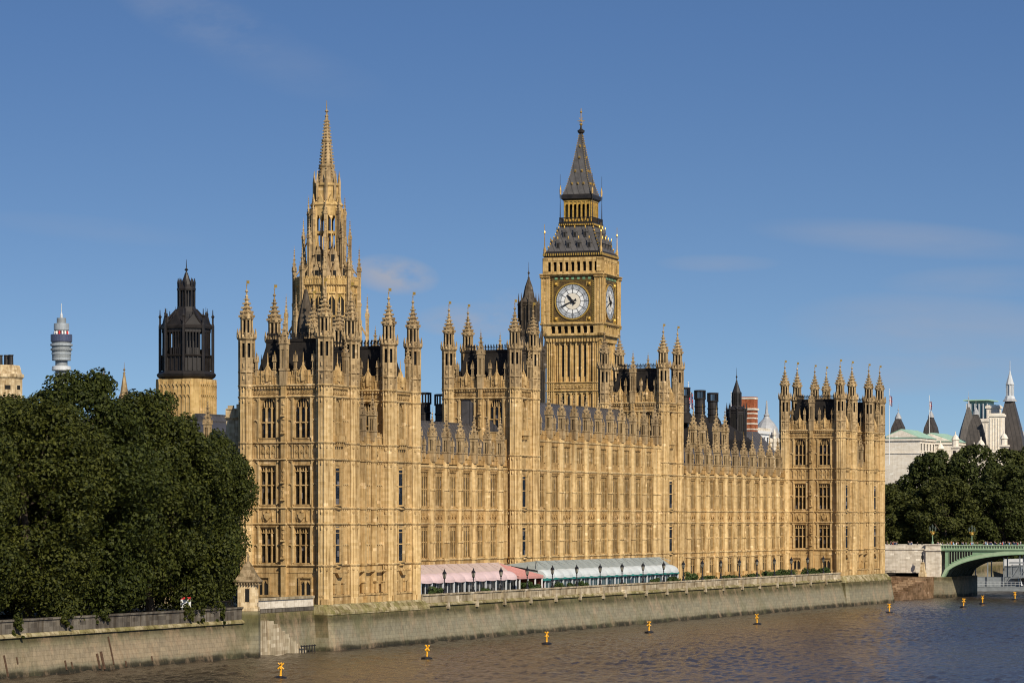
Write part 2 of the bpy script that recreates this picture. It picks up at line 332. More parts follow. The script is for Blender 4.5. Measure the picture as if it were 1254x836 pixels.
for q in ((-6000, -1500, 9000, y0), (-6000, y1, 9000, 9000), (-6000, y0, x0, y1), (x1, y0, 9000, y1)):
    k = len(vs); vs += [(q[0], q[1], 0), (q[2], q[1], 0), (q[2], q[3], 0), (q[0], q[3], 0)]; fs.append((k, k+1, k+2, k+3))
me = bpy.data.meshes.new('river'); me.from_pydata(vs, [], fs); me.materials.append(M['water']); me.polygons.foreach_set('use_smooth', [True]*len(fs)); tag(link('river', me), kind='structure')
g = MB(); g.box(-6000, -24, -9000, 600, -4, 5.6); g.box(-24, .2, -275, 600, -4, 5.596); g.box(-24, -.2, -346, -320, -4, 5.596)
g.prism([(-24, -346), (-15.5, -346), (-29, -1046), (-60, -1046)], -4, 5.59); struct('ground', g, ['ground'])
g = MB(); g.box(-11, 1.6, -243, -32, 5.5, 5.9); struct('terrace', g, ['paving'])
g = MB(); g.box(-60, -.1, -346, -320.5, 5, 10.8); struct('road', g, ['asphalt'])

# ================================================================== WINDOWS, PINNACLES, TURRETS (shared meshes)
WCACHE = {}
def window_mesh(w, h, lights, trans=1, arch=0, d=.45, mw=.2, tracery=True):
    sill = lights < 5
    key = (round(w, 2), round(h, 2), lights, trans, arch, round(d, 2), round(mw, 2))
    if key in WCACHE: return WCACHE[key]
    b = MB()
    b.box(0, w, -.06, 0, 0, h, 1)                                   # glazing
    lw = (w-mw*(lights-1))/lights
    def arc(u0, u1, zs, zt, n0, n1):                                # pointed arch spandrels filling the head of a light
        for sgn in (0, 1):
            pts = []
            for i in range(6):
                t = i/5; uu = (u1-u0)/2*(1-math.cos(t*math.pi/2)) if zt-zs < 1 else (u1-u0)/2*t**1.15
                pts.append((u0+uu if not sgn else u1-uu, zs+(zt-zs)*math.sin(t*math.pi/2)))
            corner = (u0 if not sgn else u1, zt)
            b.extr(pts+[corner] if abs(pts[-1][0]-corner[0]) > 1e-6 else pts, n0, n1, 0)
    top = h
    if arch:
        rise = min(w*.60, h*.35); arc(0, w, h-rise, h+.003, .005, d-.03); top = h-rise*.95
        for i in range(1, lights*2):                                # tracery bars in the head
            u = w*i/(lights*2); zt = h-rise+rise*math.sin(min(1, (1-abs(2*u/w-1)))**(1/1.15)*math.pi/2)
            b.box(u-.045, u+.045, .01, d-.2, top, zt, 0)
    for i in range(1, lights):
        u = i*(lw+mw)-mw; b.box(u, u+mw, .012, d-.06, 0, h if not arch else top, 0)
    zts = [h*(k+1)/(trans+1) if not arch else top*(k+1)/(trans+1) for k in range(trans)]
    for zt in zts: b.box(0, w, .016, d-.10, zt-.085, zt+.085, 0)
    heads = zts+[top]
    for zt in heads:                                                # little cusped heads of every light
        for i in range(lights):
            u0 = i*(lw+mw); arc(u0, u0+lw, zt-.08-lw*.6, zt-.07, .02, d-.22)
    if tracery and not arch:
        b.box(0, w, .018, d-.12, h-lw*1.15, h-lw*1.15+.1, 0); b.box(0, w, .014, d-.12, h-.12, h, 0)
        for i in range(lights):
            u = i*(lw+mw)+lw/2; b.box(u-.05, u+.05, .02, d-.15, h-lw*1.1, h-.1, 0)
    if sill: b.prism([(-.12, .003), (w+.12, .003), (w+.12, d+.16), (-.12, d+.16)], -.16, .0, 0)
    me = b.mesh('window', ['stone', 'glass']); WCACHE[key] = me; return me
def finial(b, u, n, z, h, r=.12, vane=False, mat=0, gold=None):
    b.lathe(u, n, [(r, z), (r*1.9, z+h*.10), (r*.7, z+h*.18), (r*.7, z+h*.3), (r*2.0, z+h*.38), (r*.6, z+h*.46), (r*.35, z+h*.55)], 6, mat=mat)
    b.bar((u, n, z+h*.5), (u, n, z+h), r*.45, 4, mat if gold is None else gold, r*.2)
    if vane:
        g_ = mat if gold is None else gold
        b.box(u, u+.42, n-.03, n+.03, z+h*.80, z+h*.97, g_); b.lathe(u, n, [(.02, z+h*.68), (.14, z+h*.72), (.02, z+h*.76)], 6, mat=g_)
def spirelet(b, u, n, z, r, h, seg=8, mat=0, crock=5, rot=None):
    rot = math.pi/seg if rot is None else rot
    b.lathe(u, n, [(r, z), (r*.88, z+h*.12), (r*.55, z+h*.42), (r*.30, z+h*.72), (r*.14, z+h)], seg, rot, mat)
    for i in range(seg):
        a = rot+2*math.pi*i/seg
        for k in range(crock):
            t = (k+.5)/crock; rr = r*(1-.86*t)+.03; zz = z+h*t*.97; q = .16*r*(1.15-.6*t)+.03
            b.box(u+rr*math.cos(a)-q, u+rr*math.cos(a)+q, n+rr*math.sin(a)-q, n+rr*math.sin(a)+q, zz-q*.8, zz+q*.8, mat)
        am = a+math.pi/seg                                          # gablet at the foot of each face
        if seg == 8 or seg == 4:
            cx, cy = math.cos(am), math.sin(am); rr = r*math.cos(math.pi/seg)+.05; hw = r*.33 if seg == 8 else r*.55
            tx, ty = -cy, cx
            p = [(u+cx*rr+tx*hw, n+cy*rr+ty*hw), (u+cx*rr-tx*hw, n+cy*rr-ty*hw)]
            q0 = (u+cx*(rr-.25), n+cy*(rr-.25))
            b.add([(p[0][0], p[0][1], z-.1), (p[1][0], p[1][1], z-.1), (u+cx*rr, n+cy*rr, z+hw*2.6), (q0[0], q0[1], z+hw*1.6), (p[0][0]-cx*.3, p[0][1]-cy*.3, z-.1), (p[1][0]-cx*.3, p[1][1]-cy*.3, z-.1)],
                  [(0, 1, 2), (0, 2, 3, 4), (1, 5, 3, 2), (0, 4, 5, 1), (4, 3, 5)], mat)
def openstage(b, u, n, z0, z1, r, seg=8, mat=0, core=2, band=.25):
    # open arcade stage of a turret: solid core, posts at the angles, lintel ring, little heads
    b.lathe(u, n, [(r*.66, z0+.004), (r*.66, z1-.004)], seg, mat=core)
    for i in range(seg):
        a = math.pi/seg+2*math.pi*i/seg; x, y = u+r*.94*math.cos(a), n+r*.94*math.sin(a)
        w = r*.19
        b.lathe(x, y, [(w, z0), (w, z1)], 4, a, mat)
        am = a+math.pi/seg; rr = r*.90*math.cos(math.pi/seg)
    b.lathe(u, n, [(r, z1-band*1.5), (r*1.02, z1)], seg, mat=mat); b.lathe(u, n, [(r*1.02, z0-.003), (r, z0+band)], seg, mat=mat)
def turret_mesh(k=1.0, r=1.05, name='turret'):
    b = MB()
    b.lathe(0, 0, [(r, -.4), (r, 3.7*k)], 8)
    for i in range(8):
        a = math.pi/8+2*math.pi*i/8; b.lathe((r+.0)*math.cos(a), (r+.0)*math.sin(a), [(.13, -.4), (.13, 3.7*k)], 4, a)
        am = a+math.pi/8; rr = r*math.cos(math.pi/8)
        for zz in (.9*k, 2.6*k): b.lathe(rr*math.cos(am), rr*math.sin(am), [(.17, zz), (.17, zz+.5)], 4, am)
    b.lathe(0, 0, [(r, 1.75*k), (r+.17, 1.85*k), (r+.17, 2.0*k), (r, 2.15*k)], 8)
    openstage(b, 0, 0, 3.7*k, 6.3*k, r)
    b.lathe(0, 0, [(r, 6.2*k), (r+.32, 6.55*k), (r+.32, 6.75*k), (r+.1, 6.8*k)], 8)
    for i in range(8):                                              # crenels of the gallery and small pinnacles at its corners
        a = math.pi/8+2*math.pi*i/8; x, y = (r+.2)*math.cos(a), (r+.2)*math.sin(a)
        b.lathe(x, y, [(.17, 6.7*k), (.15, 7.4*k), (.03, 8.0*k)], 4, a)
        am = a+math.pi/8; x, y = (r+.15)*math.cos(am), (r+.15)*math.sin(am); b.lathe(x, y, [(.22, 6.7*k), (.22, 7.1*k)], 4, am)
    r2 = r*.74
    b.lathe(0, 0, [(r2*1.05, 6.7*k), (r2, 7.2*k)], 8)
    openstage(b, 0, 0, 7.2*k, 9.4*k, r2, band=.18)
    spirelet(b, 0, 0, 9.4*k, r2*1.22, 3.0*k, 8, crock=5)
    finial(b, 0, 0, 12.2*k, 2.5*k, .13, True, 0, 1)
    return b.mesh(name, ['grey_stone', 'gold', 'void'])
def pinnacle_mesh(hs, w, hsp, fin, name='pinnacle', mats=('grey_stone', 'gold', 'void')):
    b = MB(); h = w/2
    b.box(-h, h, -h, h, -.3, hs*.32); b.box(-h-.08, h+.08, -h-.08, h+.08, hs*.32, hs*.38)
    b.box(-h*.62, h*.62, -h*.62, h*.62, hs*.3, hs, 2)
    for sx in (-1, 1):
        for sy in (-1, 1): b.box(sx*h*.70-h*.24, sx*h*.70+h*.24, sy*h*.70-h*.24, sy*h*.70+h*.24, hs*.37, hs)
    for sx, sy in ((1, 0), (-1, 0), (0, 1), (0, -1)): b.box(sx*h*.74-h*.12, sx*h*.74+h*.12, sy*h*.74-h*.12, sy*h*.74+h*.12, hs*.37, hs*.9)
    b.box(-h*.97, h*.97, -h*.97, h*.97, hs*.86, hs); b.box(-h-.1, h+.1, -h-.1, h+.1, hs, hs+.16)
    spirelet(b, 0, 0, hs+.16, h*1.30, hsp, 4, crock=4)
    for sx in (-1, 1):
        for sy in (-1, 1): b.lathe(sx*h, sy*h, [(.1, hs), (.09, hs+.5), (.01, hs+1.0)], 4)
    finial(b, 0, 0, hs+.1+hsp*.97, fin, .085, False, 0, 1)
    return b.mesh(name, list(mats))
T_MESH = turret_mesh(1.0); T_MESH_BIG = turret_mesh(1.0, .98)
P_WING = pinnacle_mesh(3.7, 1.05, 2.9, 1.7); P_MID = pinnacle_mesh(5.4, 1.0, 3.0, 1.2); P_SMALL = pinnacle_mesh(1.6, .36, .9, .5)
P_TALL = pinnacle_mesh(4.5, .9, 3.2, 1.2)

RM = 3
def moulding(b, u0, u1, z, out=.28, h=.34, mat=None):
    mat = RM if mat is None else mat
    b.ext_u([(-.1, z-h*.62), (out*.5, z-h*.5), (out, z-h*.05), (out, z+h*.25), (-.1, z+h*.5)], u0, u1, mat)
def ring(b, u, n, r, z, out=.25, h=.34, mat=None): b.lathe(u, n, [(r-.05, z-h*.62), (r+out*.5, z-h*.5), (r+out, z-h*.05), (r+out, z+h*.25), (r-.05, z+h*.5)], 8, mat=mat)
def rib(b, u, z0, z1, w=.12, out=.12, mat=None):
    mat = RM if mat is None else mat
    b.box(u-w/2, u+w/2, -.05, out, z0, z1, mat)
def panels(b, u0, u1, z0, z1, pitch=.75, tiers=1, w=.13, out=.13):
    # blind tracery: ribs, pointed heads under each tier top
    n = max(1, round((u1-u0)/pitch)); p = (u1-u0)/n
    for i in range(n+1): rib(b, u0+i*p, z0, z1, w, out)
    for t in range(tiers):
        zt = z0+(z1-z0)*(t+1)/tiers
        for i in range(n):
            c = u0+(i+.5)*p
            for s_ in (-1, 1): b.extr([(c+s_*p*.5, zt-.05), (c+s_*p*.5, zt-p*.7), (c+s_*p*.28, zt-p*.22), (c, zt-.05)], -.05, out*.8, RM)
        if t < tiers-1: b.box(u0, u1, -.05, out*.9, zt-.07, zt+.07, RM)
def shield(b, u, z, s_=.5, out=.2):
    b.box(u-s_*1.15, u+s_*1.15, -.05, .05, z-s_*1.15, z+s_*1.15)
    b.extr([(u-s_*.6, z+s_*.5), (u+s_*.6, z+s_*.5), (u+s_*.55, z-s_*.25), (u, z-s_*.85), (u-s_*.55, z-s_*.25)], .0, out)
    for sg in (-1, 1):
        b.lathe(u+sg*s_*.9, .02, [(s_*.22, z-s_*.9), (s_*.3, z), (s_*.12, z+s_*.7)], 5)
    b.lathe(u, .05, [(s_*.35, z+s_*.55), (s_*.42, z+s_*.8), (s_*.1, z+s_*1.1)], 6)
def quatre(b, u, z, s_=.3, out=.12):
    b.box(u-s_, u+s_, -.05, out, z+s_*.85, z+s_); b.box(u-s_, u+s_, -.05, out, z-s_, z-s_*.85)
    for sg in (-1, 1): b.box(u+sg*s_*.92-.05, u+sg*s_*.92+.05, -.05, out, z-s_, z+s_)
    b.extr([(u, z+s_*.55), (u+s_*.55, z), (u, z-s_*.55), (u-s_*.55, z)], -.05, out*1.2)
def statue(b, u, z, h=1.7, out=.35):
    b.lathe(u, out*.6, [(.16, z), (.26, z+h*.12), (.2, z+h*.45), (.27, z+h*.72), (.1, z+h*.82), (.14, z+h*.92), (.03, z+h)], 6)
    b.box(u-.3, u+.3, -.05, out+.12, z-.3, z-.05); b.lathe(u, out*.5, [(.34, z+h+.15), (.3, z+h+.45), (.06, z+h+1.0)], 6)
def wall_slab(b, u0, u1, z0, z1, cols, th=.6):
    # a wall of thickness th with real openings; cols = [(ua, ub, [(za, zb), ...])]
    u = u0
    for ua, ub, hs in sorted(cols):
        b.box(u, ua, -th, 0, z0, z1); z = z0
        for za, zb in hs: b.box(ua, ub, -th, -.002, z, za); z = zb
        b.box(ua, ub, -th, -.002, z, z1); u = ub
    b.box(u, u1, -th, 0, z0, z1)
def put_window(parent, a, o, u, z, w, h, lights, trans=1, arch=0, d=.45, mw=.2, name='window', wn=-.5):
    ca, sa = math.cos(R(a)), math.sin(R(a)); n = wn
    loc = (o[0]+u*ca+n*sa, o[1]+u*sa-n*ca, z)
    return link(name, window_mesh(w, h, lights, trans, arch, d, mw), parent, loc, R(a))
def put(parent, mesh, name, loc, rot=0, sc_=1):
    o = link(name, mesh, parent, loc, rot); o.scale = (sc_,)*3; return o
def parapet(b, u0, u1, z, h=1.9, pitch=.62, th=.3, n0=-.3, gable=None):
    b.box(u0, u1, n0, n0+th, z, z+h*.62); b.box(u0, u1, n0-.05, n0+th+.08, z+h*.55, z+h*.66)
    n = max(1, round((u1-u0)/pitch)); p = (u1-u0)/n
    for i in range(n):
        c = u0+(i+.5)*p; b.box(c-p*.33, c+p*.33, n0+.02, n0+th-.02, z+h*.6, z+h*(1.0 if i % 2 else .9))
        b.box(c-p*.5-.05, c-p*.5+.05, n0+.1, n0+th+.09, z+.1, z+h*.6)
    if gable:
        c = (u0+u1)/2
        b.extr([(c-.85, z), (c+.85, z), (c+.85, z+h*.95), (c+.45, z+h*1.02), (c+.25, z+h*1.2), (c, z+h*1.42), (c-.25, z+h*1.2), (c-.45, z+h*1.02), (c-.85, z+h*.95)], n0-.02, n0+th+.14)
        for e in (-.85, -.45, .45, .85): b.box(c+e-.06, c+e+.06, n0+th, n0+th+.24, z+.1, z+h*.98)
        b.lathe(c, n0+.2, [(.14, z+h*1.3), (.18, z+h*1.5), (.09, z+h*1.6), (.08, z+h*1.9), (.02, z+h*2.3)], 5)
        for sg in (-1, 1):
            for zz in (.25, .6): b.box(c+sg*.5-.16, c+sg*.5+.16, n0+th, n0+th+.28, z+h*zz, z+h*(zz+.25))
        b.lathe(c, n0+th+.14, [(.3, z+h*.2), (.42, z+h*.7), (.1, z+h*1.25)], 6)
def hip_roof(x0, x1, y0, y1, z0, z1, inset, cresting=True, dormers=True):
    b = MB()
    b.add([(x0, -y0, z0), (x1, -y0, z0), (x1, -y1, z0), (x0, -y1, z0), (x0+inset, -y0-inset, z1), (x1-inset, -y0-inset, z1), (x1-inset, -y1+inset, z1), (x0+inset, -y1+inset, z1)],
          [(0, 1, 2, 3), (7, 6, 5, 4), (0, 4, 5, 1), (1, 5, 6, 2), (2, 6, 7, 3), (3, 7, 4, 0)])
    b.box(x0+inset-.15, x1-inset+.15, -y1+inset-.15, -y0-inset+.15, z1-.15, z1+.25)
    if cresting:
        X0, X1, Y0, Y1 = x0+inset, x1-inset, -y0-inset, -y1+inset
        def run(p, q):
            n = max(2, int(math.hypot(q[0]-p[0], q[1]-p[1])/.5))
            b.bar((p[0], p[1], z1+.75), (q[0], q[1], z1+.75), .05, 4)
            for i in range(n+1):
                t = i/n; x, y = p[0]+(q[0]-p[0])*t, p[1]+(q[1]-p[1])*t
                b.bar((x, y, z1+.2), (x, y, z1+1.25), .07, 4, None, .02); b.lathe(x, y, [(.05, z1+.8), (.15, z1+.95), (.05, z1+1.1)], 4)
        run((X0, Y0), (X1, Y0)); run((X1, Y0), (X1, Y1)); run((X0, Y0), (X0, Y1)); run((X0, Y1), (X1, Y1))
    return b
def octo(b, u, n, r, z0, z1, rings, mat=3):
    b.lathe(u, n, [(r, z0), (r, z1)], 8, mat=mat)
    for z in rings: ring(b, u, n, r, z, .2, .34, mat)
    for i in range(8):                                              # ribs at the angles and blind panels of the shaft
        a = math.pi/8+2*math.pi*i/8; b.lathe(u+r*math.cos(a), n+r*math.sin(a), [(.09, z0), (.09, z1)], 4, a, mat)
        am = a+math.pi/8; rr = r*math.cos(math.pi/8)+.02
        b.lathe(u+rr*math.cos(am), n+rr*math.sin(am), [(.055, z0+1), (.055, z1)], 4, am, mat)
        zs = [z0]+list(rings)
        for k in range(len(zs)-1):
            if zs[k+1]-zs[k] > 1.2: b.lathe(u+rr*math.cos(am), n+rr*math.sin(am), [(.16, zs[k+1]-.75), (.2, zs[k+1]-.5), (.12, zs[k+1]-.3)], 4, am, mat)

# ================================================================== THE PALACE
palace = empty('gothic_palace', (0, 0, 0), 'long golden gothic palace with pinnacled pavilions stretching along the river terrace', 'palace')
ZS = [11.6, 17.3, 19.5, 26.2]
def pavilion_south(b, blk, o, W_, base, zc, top3=True, ground=True, lo=True):
    # the broad face with two bays of three-light windows; o = left corner axis at z 0
    b.fr(0, o)
    r = 1.05; u0, u1 = r*.9, W_-r*.9; mid = W_/2-.35
    wx = [(mid/2+r*.5)-1.2, (mid+.6+W_-r)/2-1.2]; ww = 2.4
    hs = []
    if lo: hs += [(11.95, 16.8), (20.0, 25.3)]
    hs += [(29.2+zc-36.4, 34.8+zc-36.4)]
    wall_slab(b, u0, u1, base, zc, [(x, x+ww, hs) for x in wx])
    for x in wx:
        for k, (za, zb) in enumerate(hs): put_window(blk, 0, o, x, za, ww, zb-za, 3, 1, 1 if k == len(hs)-1 else 0, .42, .17)
        for (za, zb) in hs:                                         # jamb shafts and hood
            for e in (x-.14, x+ww+.14): rib(b, e, za, zb+.25, .14, .2)
            if zb < 28: b.box(x-.25, x+ww+.25, -.05, .14, zb+.08, zb+.2)
        if lo: shield(b, x+ww/2, 18.4, .78, .4)
    strings = [z for z in (ZS+[28.5] if lo else [28.5+zc-36.4]) if z > base]+[zc-2.6*.6]
    for z in strings: moulding(b, u0-.2, u1+.2, z)
    moulding(b, u0-.2, u1+.2, zc, .42, .5)
    n = int((u1-u0)/.45)
    for i in range(n): b.box(u0+(i+.2)*.45, u0+(i+.65)*.45, -.02, .34, zc-.42, zc-.2)
    for i in range(int((u1-u0)/.75)): quatre(b, u0+.45+i*.75, zc-.88, .3, .1)
    # middle buttress with statues
    b.box(mid-.1, mid+.62, -.05, .55, base, zc+.5)
    for z in strings: moulding(b, mid-.2, mid+.72, z, .75, .34)
    for (za, zb) in hs:
        if zb-za > 3:
            statue(b, mid+.26, za+.8, 1.5, .75)
            statue(b, mid+.26, za+3.2, 1.2, .75)
    # blind panelling between window and corner shafts
    zones = []
    if lo: zones += [(11.75, 17.1, 2), (17.5, 19.35, 1), (19.7, 26.0, 2), (26.4, 28.3, 1)]
    zones += [(28.7+zc-36.4, zc-1.75, 2)]
    for za, zb, t in zones:
        for (p, q) in ((u0+.05, wx[0]-.3), (wx[0]+ww+.3, mid-.15), (mid+.72, wx[1]-.3), (wx[1]+ww+.3, u1-.05)):
            if q-p > .3: panels(b, p, q, za, zb, .62, t, .11, .2)
    if lo:
        for x in wx: panels(b, x, x+ww, 26.45, 28.25, .8, 1, .12, .14)
        for x in wx:
            for kx in (.4, 1.2, 2.0): shield(b, x+kx, 27.3, .26, .14)
def upper_mid(b, blk, a, o, W_, zc):
    pass
def ORIEL(w, h):
    # canted bay window: glazed splays, mullioned front
    key = ('oriel', round(h, 2))
    if key in WCACHE: return WCACHE[key]
    b = MB(); c = .62; e = .50
    b.prism([(.02, -.2), (.02, 0), (c, e), (w-c, e), (w-.02, 0), (w-.02, -.2)], .0, h, 1)
    for z, t in ((0, .22), (h*.5, .16), (h-.25, .28), (h-.85, .10)): b.prism([(-.06, -.2), (-.06, .03), (c-.05, e+.12), (w-c+.05, e+.12), (w+.06, .03), (w+.06, -.2)], z-t/2, z+t/2, 0)
    def post(u, n, r): b.lathe(u, n, [(r, 0), (r, h)], 6, 0, 0)
    for u, n, r in ((.04, .03, .10), (c, e, .12), (w-c, e, .12), (w-.04, .03, .10)): post(u, n, r)
    for k in range(1, 3): u = c+(w-2*c)*k/3; b.box(u-.07, u+.07, e-.05, e+.12, 0, h, 0)
    b.prism([(.1, -.2), (.1, .0), (c+.1, e*.7), (w-c-.1, e*.7), (w-.1, 0), (w-.1, -.2)], -.55, -.02, 0)
    me = b.mesh('window', ['stone', 'glass']); WCACHE[key] = me; return me
def tower_body(name, x0, x1, y0, y1, base, zc, lo=True, zwin=None, label=None):
    """one square pavilion tower; x0..x1, y0..y1 are the axes of its corner turrets"""
    b = MB(); mid = (x1-x0)/2-.35
    blk = link(name, None, palace); 
    Wx, Wy = x1-x0, y1-y0
    b.fr(0, (0, 0, 0)); b.box(x0+.5, x1-.62, -(y1-.62), -(y0+.61), base, zc)
    pavilion_south(b, blk, (x0, y0, 0), Wx, base, zc, lo=lo)
    # river face, east
    o = (x1, y0, 0); b.fr(90, o); r = 1.05; u0, u1 = r*.9, Wy-r*.9
    ww = 1.9; wx = Wy/2-ww/2
    hs = ([(11.95, 16.8), (20.0, 25.3)] if lo else ([(20.0, 25.3)] if False else []))
    hs = hs+[(29.2+zc-36.4, 34.6+zc-36.4)]
    wall_slab(b, u0, u1, base, zc, [(wx, wx+ww, hs)])
    for k, (za, zb) in enumerate(hs):
        if k < len(hs)-1: link('window', ORIEL(ww+.2, zb-za+.2), blk, (o[0]+.004, o[1]+wx-.1, za-.1), R(90)); continue
        put_window(blk, 90, o, wx, za, ww, zb-za, 3, 1, 1, .30, .15, wn=-.34)
        for e in (wx-.12, wx+ww+.12): rib(b, e, za, zb+.25, .14, .2)
    strings = [z for z in (ZS+[28.5] if lo else [28.5+zc-36.4]) if z > base]+[zc-1.56]
    for z in strings: moulding(b, u0-.2, u1+.2, z)
    moulding(b, u0-.2, u1+.2, zc, .42, .5)
    for i in range(int((u1-u0)/.45)): b.box(u0+(i+.2)*.45, u0+(i+.65)*.45, -.02, .34, zc-.42, zc-.2)
    for i in range(int((u1-u0)/.75)): quatre(b, u0+.45+i*.75, zc-.88, .3, .1)
    zones = ([(11.75, 17.1, 2), (17.5, 19.35, 1), (19.7, 26.0, 2), (26.4, 28.3, 1)] if lo else [])+[(28.7+zc-36.4, zc-1.75, 2)]
    for za, zb, t in zones:
        for p, q in ((u0+.05, wx-.3), (wx+ww+.3, u1-.05)): panels(b, p, q, za, zb, .62, t, .12, .14)
    # balcony under the top window
    zb_ = 28.6+zc-36.4; b.box(wx-.5, wx+ww+.5, -.05, .55, zb_, zb_+.9); panels(b, wx-.4, wx+ww+.4, zb_+.1, zb_+.85, .5, 1, .1, .62)
    for k_ in range(4): b.box(wx-.2+k_*.65, wx+.05+k_*.65, -.05, .45, zb_-.6, zb_)
    # plain landward faces, with the same strings
    for a, oo, w_ in ((270, (x0, y1, 0), Wy), (180, (x1, y1, 0), Wx)):
        b.fr(a, oo); wall_slab(b, r*.9, w_-r*.9, base, zc, [])
        for z in strings+[zc]: moulding(b, r*.8, w_-r*.8, z)
        for za, zb, t in zones: panels(b, r*.9, w_-r*.9, za, zb, 1.1, t, .12, .12)
    b.fr()
    for (x, y) in ((x0, y0), (x1, y0), (x1, y1), (x0, y1)): octo(b, x, -y, 1.05, base, zc+.1, [z for z in strings]+[zc])
    # parapets
    for a, oo, w_ in ((0, (x0, y0, 0), Wx), (90, (x1, y0, 0), Wy), (180, (x1, y1, 0), Wx), (270, (x0, y1, 0), Wy)):
        b.fr(a, oo)
        if w_ > 10:
            parapet(b, .9, mid-.1, zc+.2, 1.9, gable=True); parapet(b, mid+.62, w_-.9, zc+.2, 1.9, gable=True)
        else: parapet(b, .9, w_-.9, zc+.2, 1.9, gable=True)
    b.fr()

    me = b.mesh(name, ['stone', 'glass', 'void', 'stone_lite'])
    w = link('wall', me, blk)
    for (x, y) in ((x0, y0), (x1, y0), (x1, y1), (x0, y1)): put(blk, T_MESH, 'turret', (x, y, zc))
    put(blk, P_MID, 'pinnacle', (x0+mid+.26, y0-.15, zc+.3)); put(blk, P_MID, 'pinnacle', (x0+mid+.26, y1+.1, zc+.3))
    if Wy > 7: put(blk, P_MID, 'pinnacle', (x1+.1, (y0+y1)/2+2.2, zc+.3), 0, .72)
    for q in (.25, .75):
        put(blk, P_SMALL, 'pinnacle', (x0+Wx*q-1.5, y0+.1, zc+1.7)); put(blk, P_SMALL, 'pinnacle', (x0+Wx*q+1.3, y0+.1, zc+1.7))
    obj('roof', hip_roof(x0+.8, x1-.8, y0+.8, y1-.8, zc+.3, zc+6.3, 1.35), ['iron'], blk)
    return blk, b
def fix_empty(blk):
    return blk
def river_front(b, blk, o, W_, base, top, buts, windows, mat_deep=.9, attic=None, gwin=True, pin=True, wwid=3.4, lights=5):
    """river-facing range: o = south end, buts = buttress centres along it"""
    b.fr(90, o)
    buts = sorted(buts); edges = [0]+list(buts)+[W_]
    cols = []
    for i in range(len(edges)-1):
        a_, c_ = edges[i], edges[i+1]
        if c_-a_ < wwid+1.3: continue
        cx = (a_+c_)/2
        hs = [(11.95, 16.8), (20.0, 25.3)]
        if gwin: hs = [(7.0, 10.3)]+hs
        if attic: hs = hs+[attic]
        cols.append((cx-wwid/2, cx+wwid/2, hs))
    wall_slab(b, 0, W_, base, top, cols)
    for ua, ub, hs in cols:
        for za, zb in hs:
            gw = za < 8
            put_window(blk, 90, o, ua, za, wwid, zb-za, 3 if gw else lights, 0 if zb-za < 4 else 1, 0, .205, .15, wn=-.25)
            for e in (ua-.13, ub+.13): rib(b, e, za-.1, zb+.3, .16, .26)
            b.box(ua-.2, ub+.2, -.05, .07, zb+.1, zb+.2)
        for k_ in range(3): shield(b, ua+wwid*(k_+.5)/3, 18.4, .42, .22)
    zs = [z for z in ZS if z < top+.5]+([top] if attic else [])
    for z in zs: moulding(b, .01, W_-.01, z, .2, .34)
    moulding(b, .01, W_-.01, ZS[3], .3, .5); moulding(b, .01, W_-.01, 10.7, .14, .25)
    for i in range(int(W_/.45)): b.box((i+.2)*.45, (i+.65)*.45, -.02, .2, ZS[3]-.5, ZS[3]-.25)
    zones = [(11.75, 17.1, 2), (17.5, 19.35, 1), (19.7, 25.8, 2)]+([(26.6, top-.3, 2)] if attic else [])
    for i in range(len(edges)-1):
        a_, c_ = edges[i]+.55, edges[i+1]-.55
        col = [c for c in cols if c[0] > a_ and c[1] < c_]
        segs = [(a_+.02, c_-.02)] if not col else [(a_+.02, col[0][0]-.28), (col[0][1]+.28, c_-.02)]
        for p, q in segs:
            if q-p > .25:
                for za, zb, t in zones: panels(b, p, q, za, zb, .55, t, .11, .18)
    for u in buts:                                                  # half-octagon buttresses, banded by the strings
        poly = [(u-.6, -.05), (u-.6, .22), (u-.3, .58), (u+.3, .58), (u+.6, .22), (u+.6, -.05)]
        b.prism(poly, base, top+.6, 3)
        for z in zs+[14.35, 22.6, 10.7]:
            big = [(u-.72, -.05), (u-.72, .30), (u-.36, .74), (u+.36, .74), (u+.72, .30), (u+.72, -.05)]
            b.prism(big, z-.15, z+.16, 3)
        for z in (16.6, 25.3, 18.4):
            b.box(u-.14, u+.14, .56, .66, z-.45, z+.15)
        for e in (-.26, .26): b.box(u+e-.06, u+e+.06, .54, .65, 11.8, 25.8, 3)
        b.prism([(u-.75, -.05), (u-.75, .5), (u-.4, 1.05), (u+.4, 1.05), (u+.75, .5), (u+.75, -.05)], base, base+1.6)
    parapet_h = 1.6
    for i in range(len(edges)-1):
        if edges[i+1]-edges[i] > 1: parapet(b, edges[i]+(.5 if i else 0), edges[i+1]-(.5 if i < len(edges)-2 else 0), top+.2, parapet_h, .6, .3, -.28)
    if pin:
        ca = 0
        for u in buts: put(blk, P_WING, 'pinnacle', (o[0]+.25, o[1]+u, top+.8))
        for i in range(len(edges)-1):
            if edges[i+1]-edges[i] > 3: put(blk, P_SMALL, 'pinnacle', (o[0]+.1, o[1]+(edges[i]+edges[i+1])/2, top+1.5))
